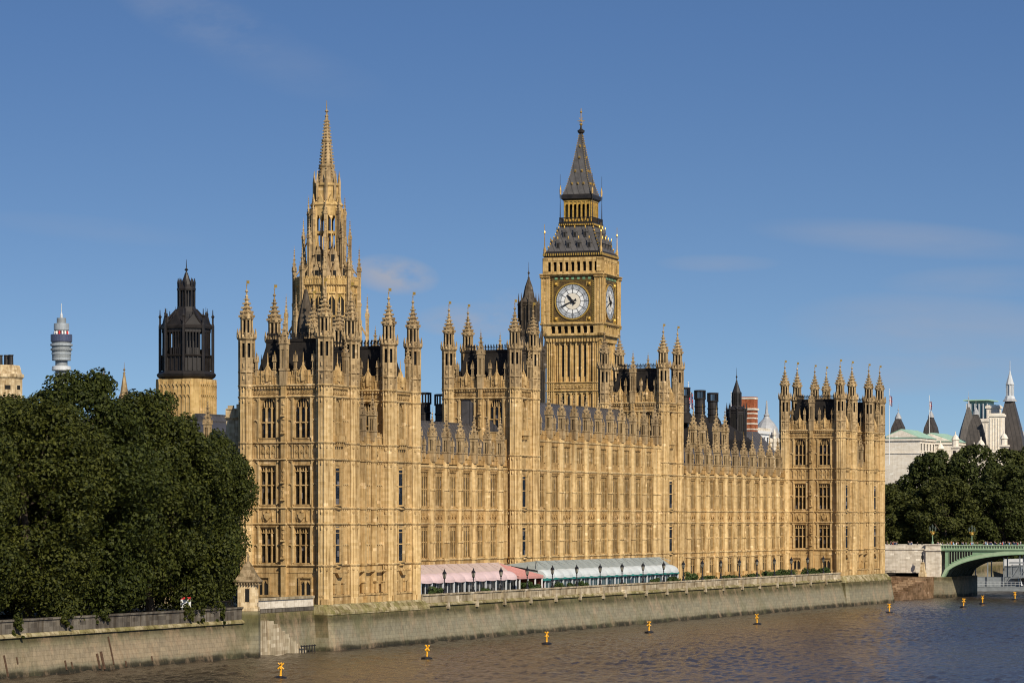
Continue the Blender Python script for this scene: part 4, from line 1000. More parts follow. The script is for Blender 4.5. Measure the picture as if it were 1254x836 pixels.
for i in range(8):                                                  # open lantern: eight piers, mullions, heads
    a = math.pi/8+i*math.pi/4; x, y = 2.75*math.cos(a), 2.75*math.sin(a)
    b.lathe(x, y, [(.42, z_(65.8)), (.42, z_(74.6))], 4, a)
    b.fr(45*i); ap = 2.75*math.cos(math.pi/8)
    b.box(-.09, .09, ap-.2, ap+.05, z_(66), z_(74)); b.box(-1.0, 1.0, ap-.2, ap+.04, z_(69.8), z_(70.3)); b.box(-1.0, 1.0, ap-.25, ap+.1, z_(65.8), z_(66.8)); b.box(-1.1, 1.1, ap-.3, ap+.12, z_(73.2), z_(75.0))
    for s_ in (-1, 1): b.extr([(s_*1.0, z_(73.3)), (s_*1.0, z_(72.2)), (s_*.5, z_(73.3))], ap-.2, ap+.03); b.extr([(0, z_(73.3)), (0, z_(72.2)), (s_*.5, z_(73.3))], ap-.2, ap+.03)
    b.extr([(-.9, z_(75)), (.9, z_(75)), (0, z_(77.2))], ap-.2, ap+.15)
    b.fr()
b.lathe(0, 0, [(2.9, z_(74.9)), (3.1, z_(75.2)), (2.9, z_(75.5)), (2.2, z_(76)), (2.1, z_(78.5)), (2.4, z_(78.8)), (2.4, z_(79.2)), (1.6, z_(79.3))], 8)
obj('lantern', b, ['lantern_stone', 'gold', 'void'], sp)
b = MB(); sprof = [(1.75, 79.2), (1.15, 83), (.75, 86.8), (.38, 90.6), (.18, 92)]
b.lathe(0, 0, [(r, z_(z)) for r, z in sprof], 8)
for z, r in ((82.5, 1.25), (87.2, .72)): ring(b, 0, 0, r, z_(z), .25, .6)
for i in range(8):
    a = math.pi/8+i*math.pi/4
    for k_ in range(20):
        z = 79.6+k_*.58; t = (z-79.2)/12.8; rr = 1.7-1.45*t; q = .13; b.box(rr*math.cos(a)-q, rr*math.cos(a)+q, rr*math.sin(a)-q, rr*math.sin(a)+q, z_(z), z_(z)+.25)
    x, y = 2.3*math.cos(a), 2.3*math.sin(a); b.lathe(x, y, [(.3, z_(76)), (.3, z_(79.4)), (.03, z_(81.6))], 4, a)
finial(b, 0, 0, z_(91.4), 3.2, .2, False, 0, 1)
obj('spire', b, ['grey_stone', 'gold', 'void'], sp)
PT = pinnacle_mesh(9, .7, 3.2, 1.4, 'pinnacle', ('grey_stone', 'grey_stone', 'grey_stone'))
for i in range(8):
    a = math.pi/8+i*math.pi/4
    put(sp, PT, 'pinnacle', (6.0*math.cos(a), 6.0*math.sin(a), z_(53.5)), a, 1.05); put(sp, PT, 'pinnacle', (4.3*math.cos(a), 4.3*math.sin(a), z_(61)), a, .88); put(sp, PT, 'pinnacle', (3.35*math.cos(a), 3.35*math.sin(a), z_(66)), a, .82)
    put(sp, PT, 'pinnacle', (7.5*math.cos(a), 7.5*math.sin(a), z_(46)), a, .95)
b = MB()
for i in range(8):
    a = math.pi/8+i*math.pi/4; c, s_ = math.cos(a), math.sin(a)
    b.lathe(7.5*c, 7.5*s_, [(.55, 0), (.45, z_(46))], 4, a); b.lathe(6.0*c, 6.0*s_, [(.6, 0), (.5, z_(54))], 4, a)
    b.bar((7.4*c, 7.4*s_, z_(51)), (5.7*c, 5.7*s_, z_(54)), .2, 4); b.bar((4.3*c, 4.3*s_, z_(67)), (3.0*c, 3.0*s_, z_(69.5)), .13, 4); b.bar((5.9*c, 5.9*s_, z_(62)), (4.3*c, 4.3*s_, z_(64)), .14, 4)
obj('flying_buttresses', b, ['grey_stone'], sp)

# ================================================================== BLACK LANTERN TOWER, DARK TOWERS
lt = empty('lantern_tower', (-52.7, 60, 5.6), 'squat stone tower crowned by a black iron lantern, above the riverside trees', 'tower')
b = MB()
def o4(r, c): return [(-r, -c), (-c, -r), (c, -r), (r, -c), (r, c), (c, r), (-c, r), (-r, c)]
b.prism(o4(3.9, 3.0), 0, z_(40.4))
for a in (0, 90, 180, 270):
    b.fr(a, (0, 0, 0))
    for k_ in range(9):
        u = -2.8+k_*.7; b.box(u-.06, u+.06, 3.88, 4.0, 0, z_(40))
        if k_ < 8:
            for z in (37.9, 39.6): b.extr([(u, z_(z)), (u, z_(z)-.55), (u+.35, z_(z))], 3.85, 4.05); b.extr([(u+.7, z_(z)), (u+.7, z_(z)-.55), (u+.35, z_(z))], 3.85, 4.05)
    b.box(-3, 3, 3.8, 4.02, z_(33.2), z_(33.6))
b.fr(); obj('wall', b, ['lantern_stone'], lt)
b = MB(); RL = 4.25
b.lathe(0, 0, [(RL*.92, z_(40.2)), (RL*1.1, z_(40.8)), (RL*1.13, z_(41.2)), (RL*1.0, z_(41.7))], 8)
b.lathe(0, 0, [(RL*.90, z_(41.5)), (RL*.90, z_(44.1))], 8); b.lathe(0, 0, [(RL*.97, z_(44.0)), (RL*.99, z_(44.2)), (RL*.9, z_(44.4))], 8)
b.lathe(0, 0, [(1.9, z_(44)), (1.9, z_(48.6))], 8)
for i in range(8):
    a = math.pi/8+i*math.pi/4; c, s_ = math.cos(a), math.sin(a)
    b.lathe(RL*c, RL*s_, [(.26, z_(41)), (.26, z_(49)), (.16, z_(49.4)), (.16, z_(50.2)), (.3, z_(50.5)), (.1, z_(50.8)), (.06, z_(51.6))], 5)
    w = octface(b, i, RL*.93)
    for k_ in range(1, 6): b.box(w*k_/6-.07, w*k_/6+.07, -.3, .05, z_(44), z_(48.6))
    for u in (w*.25, w*.75): b.box(u-w*.25, u+w*.25, -.25, 0, z_(47.9), z_(48.6))
    for k_ in range(5): b.box(w*k_/4-.08, w*k_/4+.08, -.1, .1, z_(41.8), z_(44.1))
    b.box(w*.12, w*.42, -.1, .05, z_(44.2), z_(45.4)); b.box(w*.58, w*.88, -.1, .05, z_(44.2), z_(45.4)); 
    b.extr([(0, z_(48.9)), (w, z_(48.9)), (w*.5, z_(50.7))], -.5, .02); b.lathe(w*.5, -.1, [(.1, z_(50.5)), (.16, z_(51.0)), (.05, z_(51.2)), (.03, z_(51.9))], 5); b.fr()
    b.bar((RL*.95*c, RL*.95*s_, z_(49.0)), (1.6*c, 1.6*s_, z_(51.7)), .16, 4)
b.lathe(0, 0, [(RL*1.0, z_(48.5)), (RL*1.02, z_(48.9)), (3.5, z_(49.4)), (2.6, z_(50.4)), (1.9, z_(51.3)), (1.5, z_(51.9)), (1.5, z_(52.1))], 8)
b.lathe(0, 0, [(.7, z_(52)), (.7, z_(54.8))], 8)
for i in range(8):
    a = math.pi/8+i*math.pi/4; c, s_ = math.cos(a), math.sin(a)
    b.lathe(1.32*c, 1.32*s_, [(.15, z_(51.8)), (.16, z_(55.4)), (.2, z_(56)), (.05, z_(56.7))], 5)
    w = octface(b, i, 1.28); b.box(w*.5-.06, w*.5+.06, -.15, .03, z_(52), z_(55)); b.fr()
b.lathe(0, 0, [(1.5, z_(54.7)), (1.55, z_(55.0)), (1.0, z_(55.7)), (.55, z_(56.6)), (.2, z_(57.6))], 8); finial(b, 0, 0, z_(57.1), 2.6, .17)
obj('lantern', b, ['black_iron'], lt)

def dark_tower(loc, prof, label, s_=1, pins=(), mat='dark_stone', name='gothic_turret_tower'):
    t = empty(name, loc, label, 'tower'); b = MB()
    b.lathe(0, 0, prof, 8)
    for j in range(len(prof)-1):
        (r0, z0), (r1, z1) = prof[j], prof[j+1]
        if z1-z0 > 2.5 and abs(r0-r1) < .6:
            for i in range(8):
                w = octface(b, i, r0); b.box(w*.2, w*.8, -.03, .02, z0+(z1-z0)*.2, z1-(z1-z0)*.12, 1)
                b.box(w*.5-.07, w*.5+.07, -.02, .1, z0, z1); b.box(-.12, .12, -.1, .15, z0, z1); b.box(0, w, -.05, .12, z1-.4, z1); b.fr()
    obj('wall', b, [mat, 'void'], t)
    for r, z, h_, w_ in pins:
        b = MB(); b.lathe(0, 0, [(w_, 0), (w_, h_*.55), (w_*1.4, h_*.58), (w_*.9, h_*.65), (.02, h_)], 5); me = b.mesh('pinnacle', [mat])
        for i in range(8): a = math.pi/8+i*math.pi/4; link('pinnacle', me, t, (r*math.cos(a), r*math.sin(a), z))
    b = MB(); r0, z0 = prof[-1]; finial(b, 0, 0, z0-.2, 3.4*s_, .12)
    obj('finial', b, [mat], t); return t
dark_tower((-40.3, 175, 20), [(3.1, 0), (3.1, 30), (3.3, 30.3), (2.0, 33), (1.75, 33.2), (1.75, 39.3), (1.9, 39.6), (1.15, 40.6), (.75, 42.6), (.2, 44.2)], 'sooty gothic turret rising behind the roofs just left of the clock tower', 1, [(3.2, 27, 7, .25), (1.95, 36, 5.4, .2), (2.6, 31, 5, .2)])
dark_tower((-46, 317, 5.6), [(3.6, 0), (3.6, 29.5), (3.8, 29.8), (2.4, 31.5), (2.2, 31.7), (2.2, 37.5), (2.4, 37.8), (1.2, 38.7), (1.0, 39), (1.0, 42), (.2, 44.5)], 'blackened gothic turret among flues between river wing and far pavilion', 1, [(3.7, 28, 3.6, .2), (2.3, 36, 3.6, .2)], 'black_iron')

# ================================================================== RIVER WALLS
def batter_wall(name, y0, y1, label, xt=1.7, xb=3.0, ztop=6.9, zled=4.6, mat='river_wall', upper='parapet_stone', stubs=(), buts=(), cap='parapet_stone', extra=None):
    t = empty(name, (xt, y0, 0), label, 'wall'); b = MB(90, (0, 0, 0)); Lw = y1-y0
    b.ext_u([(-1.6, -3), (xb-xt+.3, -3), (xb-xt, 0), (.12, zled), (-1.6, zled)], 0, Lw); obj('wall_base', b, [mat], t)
    b = MB(90); b.ext_u([(-.1, zled), (.42, zled), (.42, zled+.18), (.1, zled+.45), (-.1, zled+.45)], 0, Lw, 0); obj('ledge', b, ['moss_stone'], t)
    b = MB(90); b.box(0, Lw, -.45, .02, zled+.1, ztop-.22)
    for u in stubs: b.prism([(u-.42, 0), (u+.42, 0), (u+.42, .5), (u-.42, .5)], zled+.5, ztop-.3); b.ext_u([(.0, zled-.5), (.62, zled-.5), (.5, zled+.55), (.0, zled+.6)], u-.34, u+.34)
    obj('parapet', b, [upper], t)
    b = MB(90); b.box(-.02, Lw+.02, -.6, .18, ztop-.22, ztop); obj('coping', b, [cap], t)
    return t
LAMPY = [40.0, 50.9, 61.7, 72.4, 83.1, 93.8, 104.5, 114.9, 125.2, 135.7, 146.0, 156.3, 166.7, 177.5, 188.0, 198.8, 209.6, 220.3, 231.0]
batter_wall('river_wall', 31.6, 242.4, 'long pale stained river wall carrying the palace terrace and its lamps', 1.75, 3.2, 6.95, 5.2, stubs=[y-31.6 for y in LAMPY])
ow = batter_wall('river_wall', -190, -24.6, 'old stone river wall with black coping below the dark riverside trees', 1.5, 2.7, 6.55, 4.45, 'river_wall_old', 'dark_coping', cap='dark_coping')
for y, z0, z1, r_ in ((-84.6, .2, 2.6, .13), (-82, 1.5, 2.3, .1), (-71.6, .4, 1.5, .12), (-70.2, .5, 1.3, .1), (-64, .2, 2.0, .16), (-63, .1, 2.2, .2), (-60.5, .6, 3.9, .12), (-57.6, .2, .9, .13), (-51, .6, 1.2, .1)):
    b = MB(); f_ = lambda z: 2.7-1.5-(1.08)*(z/4.45); b.bar((f_(z0)+.04, 190+y if False else -(y+190), z0), (f_(z1)+.06, -(y+190), z1), r_, 6); obj('drain_pipe', b, ['rust'], ow)
# plinth of the pavilions standing in the river
def river_plinth(y0, y1, label):
    t = empty('river_plinth', (2.8, y0, 0), label, 'wall'); b = MB(90); Lw = y1-y0
    pr_ = lambda out: [(-.0-out, -2.6), (-.0-out, 1.2), (1.2, 3.0+out), (Lw-1.2, 3.0+out), (Lw+out, 1.2), (Lw+out, -2.6)]
    b.prism([(0-.5, -3.6), (-.5, .55), (.4, 1.15), (Lw-.4, 1.15), (Lw+.5, .55), (Lw+.5, -3.6)], -3, 0); 
    lo = [(-.5, -3.6), (-.5, .55), (.4, 1.1), (Lw-.4, 1.1), (Lw+.5, .55), (Lw+.5, -3.6)]
    hi = [(0, -3.6), (0, -.1), (.7, .35), (Lw-.7, .35), (Lw, -.1), (Lw, -3.6)]
    n = 6; b.add([(p[0], p[1], -.01) for p in lo]+[(p[0], p[1], 4.9) for p in hi], [tuple(range(n)), tuple(range(2*n-1, n-1, -1))]+[(i, (i+1) % n, n+(i+1) % n, n+i) for i in range(n)])
    obj('wall_base', b, ['river_wall'], t)
    b = MB(90); b.add([(-.56, -3.6, -1), (-.56, .52, -1), (.35, 1.12, -1), (-.04, -3.6, 4.84), (-.05, -.12, 4.84), (.62, .32, 4.84)], [(0, 1, 4, 3), (1, 2, 5, 4)]); obj('stained_end', b, ['river_wall_dirty'], t)
    b = MB(90); n = 6
    hi2 = [(.25, -3.6), (.25, -.9), (.8, -.6), (Lw-.8, -.6), (Lw-.25, -.9), (Lw-.25, -3.6)]
    h0 = [(-.1, -3.6), (-.1, -.05), (.65, .45), (Lw-.65, .45), (Lw+.1, -.05), (Lw+.1, -3.6)]
    b.prism(h0, 4.85, 5.15); b.add([(p[0], p[1], 5.15) for p in h0]+[(p[0], p[1], 6.25) for p in hi2], [tuple(range(n)), tuple(range(2*n-1, n-1, -1))]+[(i, (i+1) % n, n+(i+1) % n, n+i) for i in range(n)])
    obj('weathering', b, ['moss_stone'], t); return t
river_plinth(-2.2, 31.55, 'stained battered stone plinth under the near pavilion, dipping into the river')
river_plinth(242.5, 276, 'stained battered stone plinth under the far pavilion, beside the bridge steps')
# short wall with the worn river stair between garden kiosk and near pavilion
t = empty('stair_wall', (.6, -22.6, 0), 'short river wall with worn stair treads and white band between kiosk and pavilion', 'wall'); b = MB(90); Lw = 20.3
b.ext_u([(-1.5, -3), (.9, -3), (.7, 0), (.05, 5.6), (-1.5, 5.6)], 0, Lw); obj('wall_base', b, ['river_wall'], t)
b = MB(90); b.box(0, Lw, -.5, .02, 6.1, 7.2); obj('white_band', b, ['portland'], t)
b = MB(90); b.box(0, Lw, -.5, .12, 5.55, 6.1); obj('ledge', b, ['dark_coping'], t)
b = MB(90); b.box(0, Lw, -.6, .22, 7.2, 7.5); obj('coping', b, ['parapet_stone'], t)
b = MB(90)
for k in range(10): b.box(4.6+k*1.15, 5.9+k*1.15, .0, 1.25-.02*k, -1, 4.5-k*.47)
b.box(1.2, 4.62, 0, 1.15, -1, 4.6); obj('steps', b, ['parapet_stone'], t)
b = MB(90)
for k in range(6): b.bar((13.5+k*.8, 1.6, -.5), (13.5+k*.8, 1.6, 1.0), .09, 5)
b.bar((13.3, 1.6, .85), (17.8, 1.6, .85), .08, 5); obj('mooring_rail', b, ['black_iron'], t)
# stone kiosk on its pier
t = empty('garden_kiosk', (1.6, -23.6, 0), 'small stone kiosk with a steep pyramid roof on the wall before the pavilion', 'kiosk')
b = MB(22); b.lathe(0, 0, [(2.15, -2), (2.1, 5.6), (1.75, 6.3)], 4, math.pi/4); obj('pier', b, ['river_wall'], t)
b = MB(22); b.box(-1.25, 1.25, -1.25, 1.25, 6.1, 9.7); b.box(-1.4, 1.4, -1.4, 1.4, 6.0, 6.5)
for a in (22, 112, 202, 292): b.fr(a); b.box(-.28, .28, 1.2, 1.26, 7.2, 8.9, 1); b.box(-.4, .4, 1.2, 1.32, 8.9, 9.05); b.box(-.42, -.28, 1.2, 1.31, 7.1, 8.9); b.box(.28, .42, 1.2, 1.31, 7.1, 8.9)
obj('wall', b, ['pale_stone', 'void'], t)
b = MB(22); b.lathe(0, 0, [(2.0, 9.5), (2.5, 9.8), (2.5, 10.0), (2.2, 10.1), (1.45, 10.9), (.75, 11.9), (.2, 12.5), (.2, 12.9), (.28, 13.1), (.1, 13.5)], 4, math.pi/4)
for a in (22, 112, 202, 292):
    b.fr(a)
    for k in range(9): b.box(-1.5+k*.36, -1.36+k*.36, 1.2, 1.62, 9.4, 9.75)
obj('roof', b, ['kiosk_roof'], t)

# ================================================================== TERRACE: MARQUEES, LAMPS, SHRUBS
def marquee(name, y0, y1, label, bays, side, roofm, trim, ztop, zfront, xf=-1.3, xb=-8.6, hip=0):
    t = empty(name, (xf, y0, 5.9), label, 'marquee'); Lw = y1-y0; p = Lw/bays; z = lambda v: v-5.9
    b = MB(90)                                                       # slope of the roof behind
    b.add([(0, xb-xf, z(ztop-.6)), (Lw, xb-xf, z(ztop-.6)), (Lw-hip*.3, -3.4, z(ztop)), (hip, -3.4, z(ztop)), (0, -1.5, z(zfront+1.2)), (Lw, -1.5, z(zfront+1.2))], [(0, 1, 2, 3), (3, 2, 5, 4), (0, 3, 4), (1, 5, 2)])
    for k in range(bays+1): b.bar((k*p, -1.5, z(zfront+2.0)), (max(hip, min(Lw-hip*.3, k*p)), -3.4, z(ztop+.04)), .06, 4)
    for e in (.06, Lw-.06): b.extr([(e-.02, z(zfront))]*1+[(e+.02, z(zfront)), (e+.02, z(zfront+.1)), (e-.02, z(zfront+.1))], -.1, 0)
    obj('roof', b, [roofm], t)
    b = MB(90); K = 6; J = 6
    for k in range(bays):                                            # bulging scalloped bays
        pts = []
        for j in range(J+1):
            v = j/J*math.pi/2
            for i in range(K+1):
                s_ = i/K; out = .30*math.sin(math.pi*s_)**.7
                pts.append((k*p+s_*p, -1.5+1.5*math.sin(v)+out*math.sin(v)*.7, z(zfront+1.2*math.cos(v))+out*.55*math.cos(v)-(.0 if j < J else .12*math.sin(math.pi*s_))))
        b.add(pts, [(j*(K+1)+i, j*(K+1)+i+1, (j+1)*(K+1)+i+1, (j+1)*(K+1)+i) for j in range(J) for i in range(K)])
    for e in (0.0, Lw): b.add([(e, -1.5, z(zfront))]+[(e, -1.5+1.5*math.sin(j/J*math.pi/2), z(zfront+1.2*math.cos(j/J*math.pi/2))) for j in range(J+1)], [tuple(range(J+2))])
    obj('canopy', b, [side], t)
    if trim: b = MB(90); b.box(0, Lw, -.12, .1, z(zfront-.3), z(zfront)); obj('trim', b, [trim], t)
    b = MB(90); b.box(.1, Lw-.1, -.52, -.44, .0, z(zfront+.1)); b.box(.0, .1, xb-xf, -.2, 0, z(zfront+.2)); b.box(Lw-.1, Lw, xb-xf, -.2, 0, z(zfront+.2)); obj('glazing', b, ['blue_glass' if trim else 'glass'], t)
    pm = MB(90); pm.box(-.12, .12, -.34, -.1, 0, z(zfront)); pm.box(-.15, .15, -.38, -.06, 0, .2); me = pm.mesh('post', ['pale_metal'])
    pm = MB(90); pm.box(-.05, .05, -.42, -.3, 0, z(zfront)); ms = pm.mesh('post', ['pale_metal'])
    for k in range(bays+1): link('post', me, t, (0, k*p, 0)); 
    for k in range(bays): link('post', ms, t, (0, (k+.5)*p, 0))
    return t
marquee('pink_marquee', 34.0, 75.2, 'long pale pink scalloped marquee against the near half of the river wing', 10, 'pink', 'pinkgrey', None, 11.05, 8.45)
marquee('white_marquee', 87.5, 151.6, 'long white scalloped marquee with teal trim below the central block', 16, 'white_canvas', 'greygreen', 'teal', 11.1, 8.4, hip=4)
t = empty('rose_canopy', (-1.3, 76, 5.9), 'small rose red canopy between the pink and the white marquee', 'canopy'); b = MB(90); Lw = 10.3
b.add([(0, -6.5, 4.8), (Lw-2.5, -6.5, 4.8), (Lw, 0, 2.9), (0, 0, 2.9), (0, -6.5, 4.7), (Lw-2.5, -6.5, 4.7), (Lw, -.02, 2.5), (0, -.02, 2.5), (Lw+.2, -6.5, 2.9), (Lw+.2, -6.5, 2.5)], [(0, 1, 2, 3), (3, 2, 6, 7), (1, 8, 2), (2, 8, 9, 6), (0, 3, 7, 4)])
for k in range(9): b.bar((k*(Lw-2.5)/8, -6.5, 4.83), (k*Lw/8, 0, 2.93), .05, 4)
obj('canopy', b, ['rose'], t)
for u in (.6, 4.0, 7.2, 10.1): b = MB(90); b.box(u-.1, u+.1, -.3, -.1, 0, 2.6); obj('post', b, ['white'], t)
b = MB(90); b.box(0, Lw-.1, -6.4, -6.2, 0, 3); b.box(Lw-.1, Lw, -6.4, -.3, 0, 2.3); obj('screen', b, ['maroon'], t)
t = empty('green_canopy', (-1.3, 86.4, 5.9), 'plain grey green canopy end with maroon boards between rose canopy and white marquee', 'canopy'); b = MB(90); 
b.add([(0, 0, 2.4), (3, 0, 2.4), (3, -1.5, 3.9), (3, -4, 4.9), (0, -7, 2.6), (3, -7, 4.4)], [(0, 1, 2), (0, 2, 3), (0, 3, 4), (3, 5, 4)]); b.box(0, 3, -.1, .05, 2.05, 2.38, 1); obj('canopy', b, ['greygreen', 'teal'], t)
b = MB(90); b.box(.1, 2.9, -.6, -.5, 0, 2.0); obj('screen', b, ['maroon'], t)

def terrace_lamp():
    t = empty('terrace_lamp', (0, 0, 0), 'x', 'street lamp', 'lamps along the river terrace wall')
    b = MB(); b.lathe(0, 0, [(.32, 0), (.3, .25), (.16, .4), (.2, .8), (.1, 1.0), (.08, 1.9), (.14, 2.0), (.09, 2.15), (.2, 2.35)], 8); obj('post', b, ['black'], t)
    b = MB()
    for i in range(6): a = 2*math.pi*i/6; b.bar((.20*math.cos(a), .2*math.sin(a), 2.35), (.36*math.cos(a), .36*math.sin(a), 3.1), .04, 4)
    b.lathe(0, 0, [(.42, 3.08), (.40, 3.2), (.22, 3.45), (.1, 3.5), (.12, 3.62), (.02, 3.85)], 6, 0); b.lathe(0, 0, [(.21, 2.3), (.24, 2.4)], 6, 0); la = obj('lantern', b, ['black'], t)
    b = MB(); b.lathe(0, 0, [(.17, 2.38), (.31, 3.08)], 6, 0); obj('pane', b, ['lamp_glass'], la); return t
LAMP = terrace_lamp()
for k, y in enumerate(LAMPY):
    o = LAMP if k == 0 else copy_tree(LAMP)
    o.location = (1.55, y, 6.95); o.scale = (.85, .85, .94)
    where = 'by the pink marquee' if y < 73 else 'by the rose canopy' if y < 76 else 'by the white marquee' if y < 152 else 'on the open terrace' if y < 228 else 'by the far pavilion'
    o['label'] = 'black terrace lamp %s, %s lamp from the left' % (where, ORD[k])
# leaves ---------------------------------------------------------------------
def leaf_quads(v, f, lobes, per, size, rnd, c=None, up=.25, inner=.55):
    for (lx, ly, lz, lr) in lobes:
        for _ in range(per if isinstance(per, int) else int(per*lr*lr)):
            d = Vector((rnd.gauss(0, 1), rnd.gauss(0, 1), rnd.gauss(0, 1)+up)).normalized()
            rr = lr*(inner+(1.06-inner)*rnd.random()**.5)
            p = Vector((lx, ly, lz))+d*rr
            nn = (d+Vector((rnd.gauss(0, 1), rnd.gauss(0, 1), rnd.gauss(0, 1)))*.55).normalized()
            a = nn.orthogonal().normalized(); bb = nn.cross(a); th = rnd.random()*6.283; a, bb = a*math.cos(th)+bb*math.sin(th), bb*math.cos(th)-a*math.sin(th)
            s1 = size*(.6+.8*rnd.random()); s2 = s1*.62; k = len(v)
            v += [tuple(p-a*s1), tuple(p-bb*s2+nn*s1*.18), tuple(p+a*s1), tuple(p+bb*s2+nn*s1*.18)]; f.append((k, k+1, k+2, k+3))
def crown_mesh(h, rad, nl, per, size, seed, z0=.08, lr=(1.3, 2.5), name='crown', mat='leaf'):
    rnd = random.Random(seed); lobes = []
    bumps = [(rnd.uniform(0, 6.28), rnd.uniform(.1, .95), rnd.uniform(.12, .34)) for _ in range(12)]
    for i in range(nl):
        t = rnd.uniform(0, 1); a = rnd.uniform(0, 6.283)
        if i % 4 == 0: pass
        prof = math.sin(math.pi*(.12+.88*(1-t)**.0*(t*.86+.14)*.98))**.62 if False else (1-abs(2*(t-.42)/1.25)**2.4)**.6 if abs(2*(t-.42)/1.25) < 1 else .15
        q = 1-.12
        for ba, bt, bm in bumps: q += bm*.55*math.exp(-((math.cos(a-ba)-1)**2)*6-((t-bt)*4.5)**2)-.012
        r = rad*prof*q*(rnd.uniform(.3, 1)**.5 if i % 2 else rnd.uniform(.88, 1.02)); L_ = rnd.uniform(*lr)*(1 if t < .85 else .8)
        lobes.append((r*math.cos(a), r*math.sin(a), h*(z0+(1-z0)*t)-L_*.2, L_))
    v, f = [], []; leaf_quads(v, f, lobes, per, size, rnd)
    me = bpy.data.meshes.new(name); me.from_pydata(v, [], f); me.materials.append(M[mat]); return me, lobes
def trunk_mesh(h, r, lobes, seed, name='trunk'):
    rnd = random.Random(seed); b = MB(); p = Vector((0, 0, 0)); pts = [p]
    for k in range(5): p = p+Vector((rnd.uniform(-.35, .35), rnd.uniform(-.35, .35), h*.13)); pts.append(p)
    for k in range(5): b.bar(pts[k], pts[k+1], r*(1-.13*k), 8, None, r*(1-.13*(k+1)))
    b.lathe(0, 0, [(r*1.5, -.3), (r*1.15, .5), (r, 1.2)], 8)
    for lx, ly, lz, lr in rnd.sample(lobes, min(16, len(lobes))):
        s_ = pts[rnd.randint(1, 5)]; e = Vector((lx, -ly, lz)); m_ = (s_+e)/2+Vector((0, 0, -.6)); b.bar(s_, m_, r*.26, 5, None, r*.15); b.bar(m_, e, r*.15, 4, None, r*.04)
    return b.mesh(name, ['bark'])
TV = []
for sd in (3, 11, 23):
    cm, lb = crown_mesh(28, 8.6, 230, 92., .22, sd, .065, (1.2, 2.5)); TV.append((cm, trunk_mesh(28, .62, lb, sd)))
FV = []
for sd in (5, 19):
    cm, lb = crown_mesh(26, 9.5, 130, 60., .38, sd, .02, (1.3, 2.6), 'crown', 'leaf2'); FV.append((cm, trunk_mesh(26, .6, lb, sd)))
def tree(var, x, y, z, h, w, rot, label, group, base_h=28):
    t = empty('plane_tree', (x, y, z), label, 'tree', group); s_ = h/base_h
    for me, nm in ((var[1], 'trunk'), (var[0], 'crown')):
        o = link(nm, me, t, (0, 0, 0), R(rot)); o.scale = (w, w, s_)
    return t
GL = 'dark plane trees lining the near river wall'
tree(TV[0], -5.6, -66.5, 5.6, 26.5, 1.05, 20, 'dark plane tree at the left picture edge, its crown hanging over the wall', GL)
tree(TV[1], -7.6, -51, 5.6, 29.6, 1.10, 140, 'tallest dark plane tree over the wall, right of the left picture edge', GL)
tree(TV[2], -5.4, -37, 5.6, 28, 1.00, 250, 'dark plane tree in the middle of the left row, below the black lantern tower', GL)
tree(TV[0], -4.6, -24.6, 5.6, 23.5, .72, 200, 'lower rounded plane tree nearest the near pavilion and kiosk', GL)
tree(TV[1], -6.5, -84, 5.6, 28, 1.05, 60, 'dark plane tree mostly cut off beyond the left picture edge', GL)
tree(TV[2], -22, -60, 5.6, 27, 1.1, 30, 'dark plane tree of the back row, crown left of the round telecom tower', GL)
tree(TV[0], -22, -43, 5.6, 27.5, 1.05, 300, 'dark plane tree of the back row, crown just right of the round telecom tower', GL)
tree(TV[1], -19, -22, 5.6, 22, .85, 100, 'dark plane tree of the back row behind the rounded tree by the pavilion', GL)
GR = 'dark trees beyond the bridge'
for k, (x, y, h, w, r_, lb) in enumerate([(-56, 470, 20, .9, 10, 'low dark tree beyond the bridge, next to the far pavilion edge'), (-43, 478, 29, 1.1, 80, 'broad dark tree beyond the bridge below the green copper roofs'), (-31, 480, 30.5, 1.1, 170, 'tallest dark tree beyond the bridge, in the middle of the clump'),
    (-21, 486, 29.5, 1.15, 240, 'dark tree beyond the bridge at the right picture edge'), (-50, 455, 20, .95, 300, 'small front tree beyond the bridge left of the two bridge lamps'), (-33, 455, 22, 1.1, 120, 'front tree of the clump beyond the bridge, right of the lamps'), (-19.5, 466, 25, 1.1, 20, 'front tree above the bridge at the far right'), (-20, 512, 31, 1.15, 200, 'far right tree beyond the bridge, partly outside the picture')]):
    tree(FV[k % 2], x, y, 7.0, h, w, r_, lb, GR, 26)
def bush_mesh(r, h, seed, n=9):
    rnd = random.Random(seed); v, f = [], []
    lobes = [(rnd.uniform(-r, r)*.7, rnd.uniform(-r, r)*.7, rnd.uniform(.25, .8)*h, rnd.uniform(.3, .5)*r) for _ in range(n)]
    leaf_quads(v, f, lobes, 120, .13, rnd); me = bpy.data.meshes.new('shrub'); me.from_pydata(v, [], f); me.materials.append(M['leaf3']); return me
BM = [bush_mesh(1.0, 1.8, 4), bush_mesh(1.2, 1.4, 9)]
for k, (y, x, s_, w_) in enumerate([(41, -.2, 1.0, 'the near end of the pink marquee'), (60, -.2, .9, 'the pink marquee, right of its middle'), (77.5, -.8, 1.05, 'the left half of the rose canopy'), (80.5, -.8, 1.0, 'the right half of the rose canopy'), (90, -.1, .9, 'the maroon boards'), (97, -.1, .95, 'the near end of the white marquee'),
    (100.5, -.1, .9, 'the white marquee, just past its near end'), (119, -.1, .7, 'the middle of the white marquee'), (136, -.1, .85, 'the far part of the white marquee'), (146, 0, 1.1, 'the far end of the white marquee'), (156, -.5, 1.2, 'the first lamp past the white marquee')]):
    tag(link('shrub', BM[k % 2], None, (x, y, 5.9), k*1.3), 'green potted shrub in front of '+w_, 'shrub', 'shrubs along the terrace').scale = (s_*1.1, s_*1.1, s_*1.15)
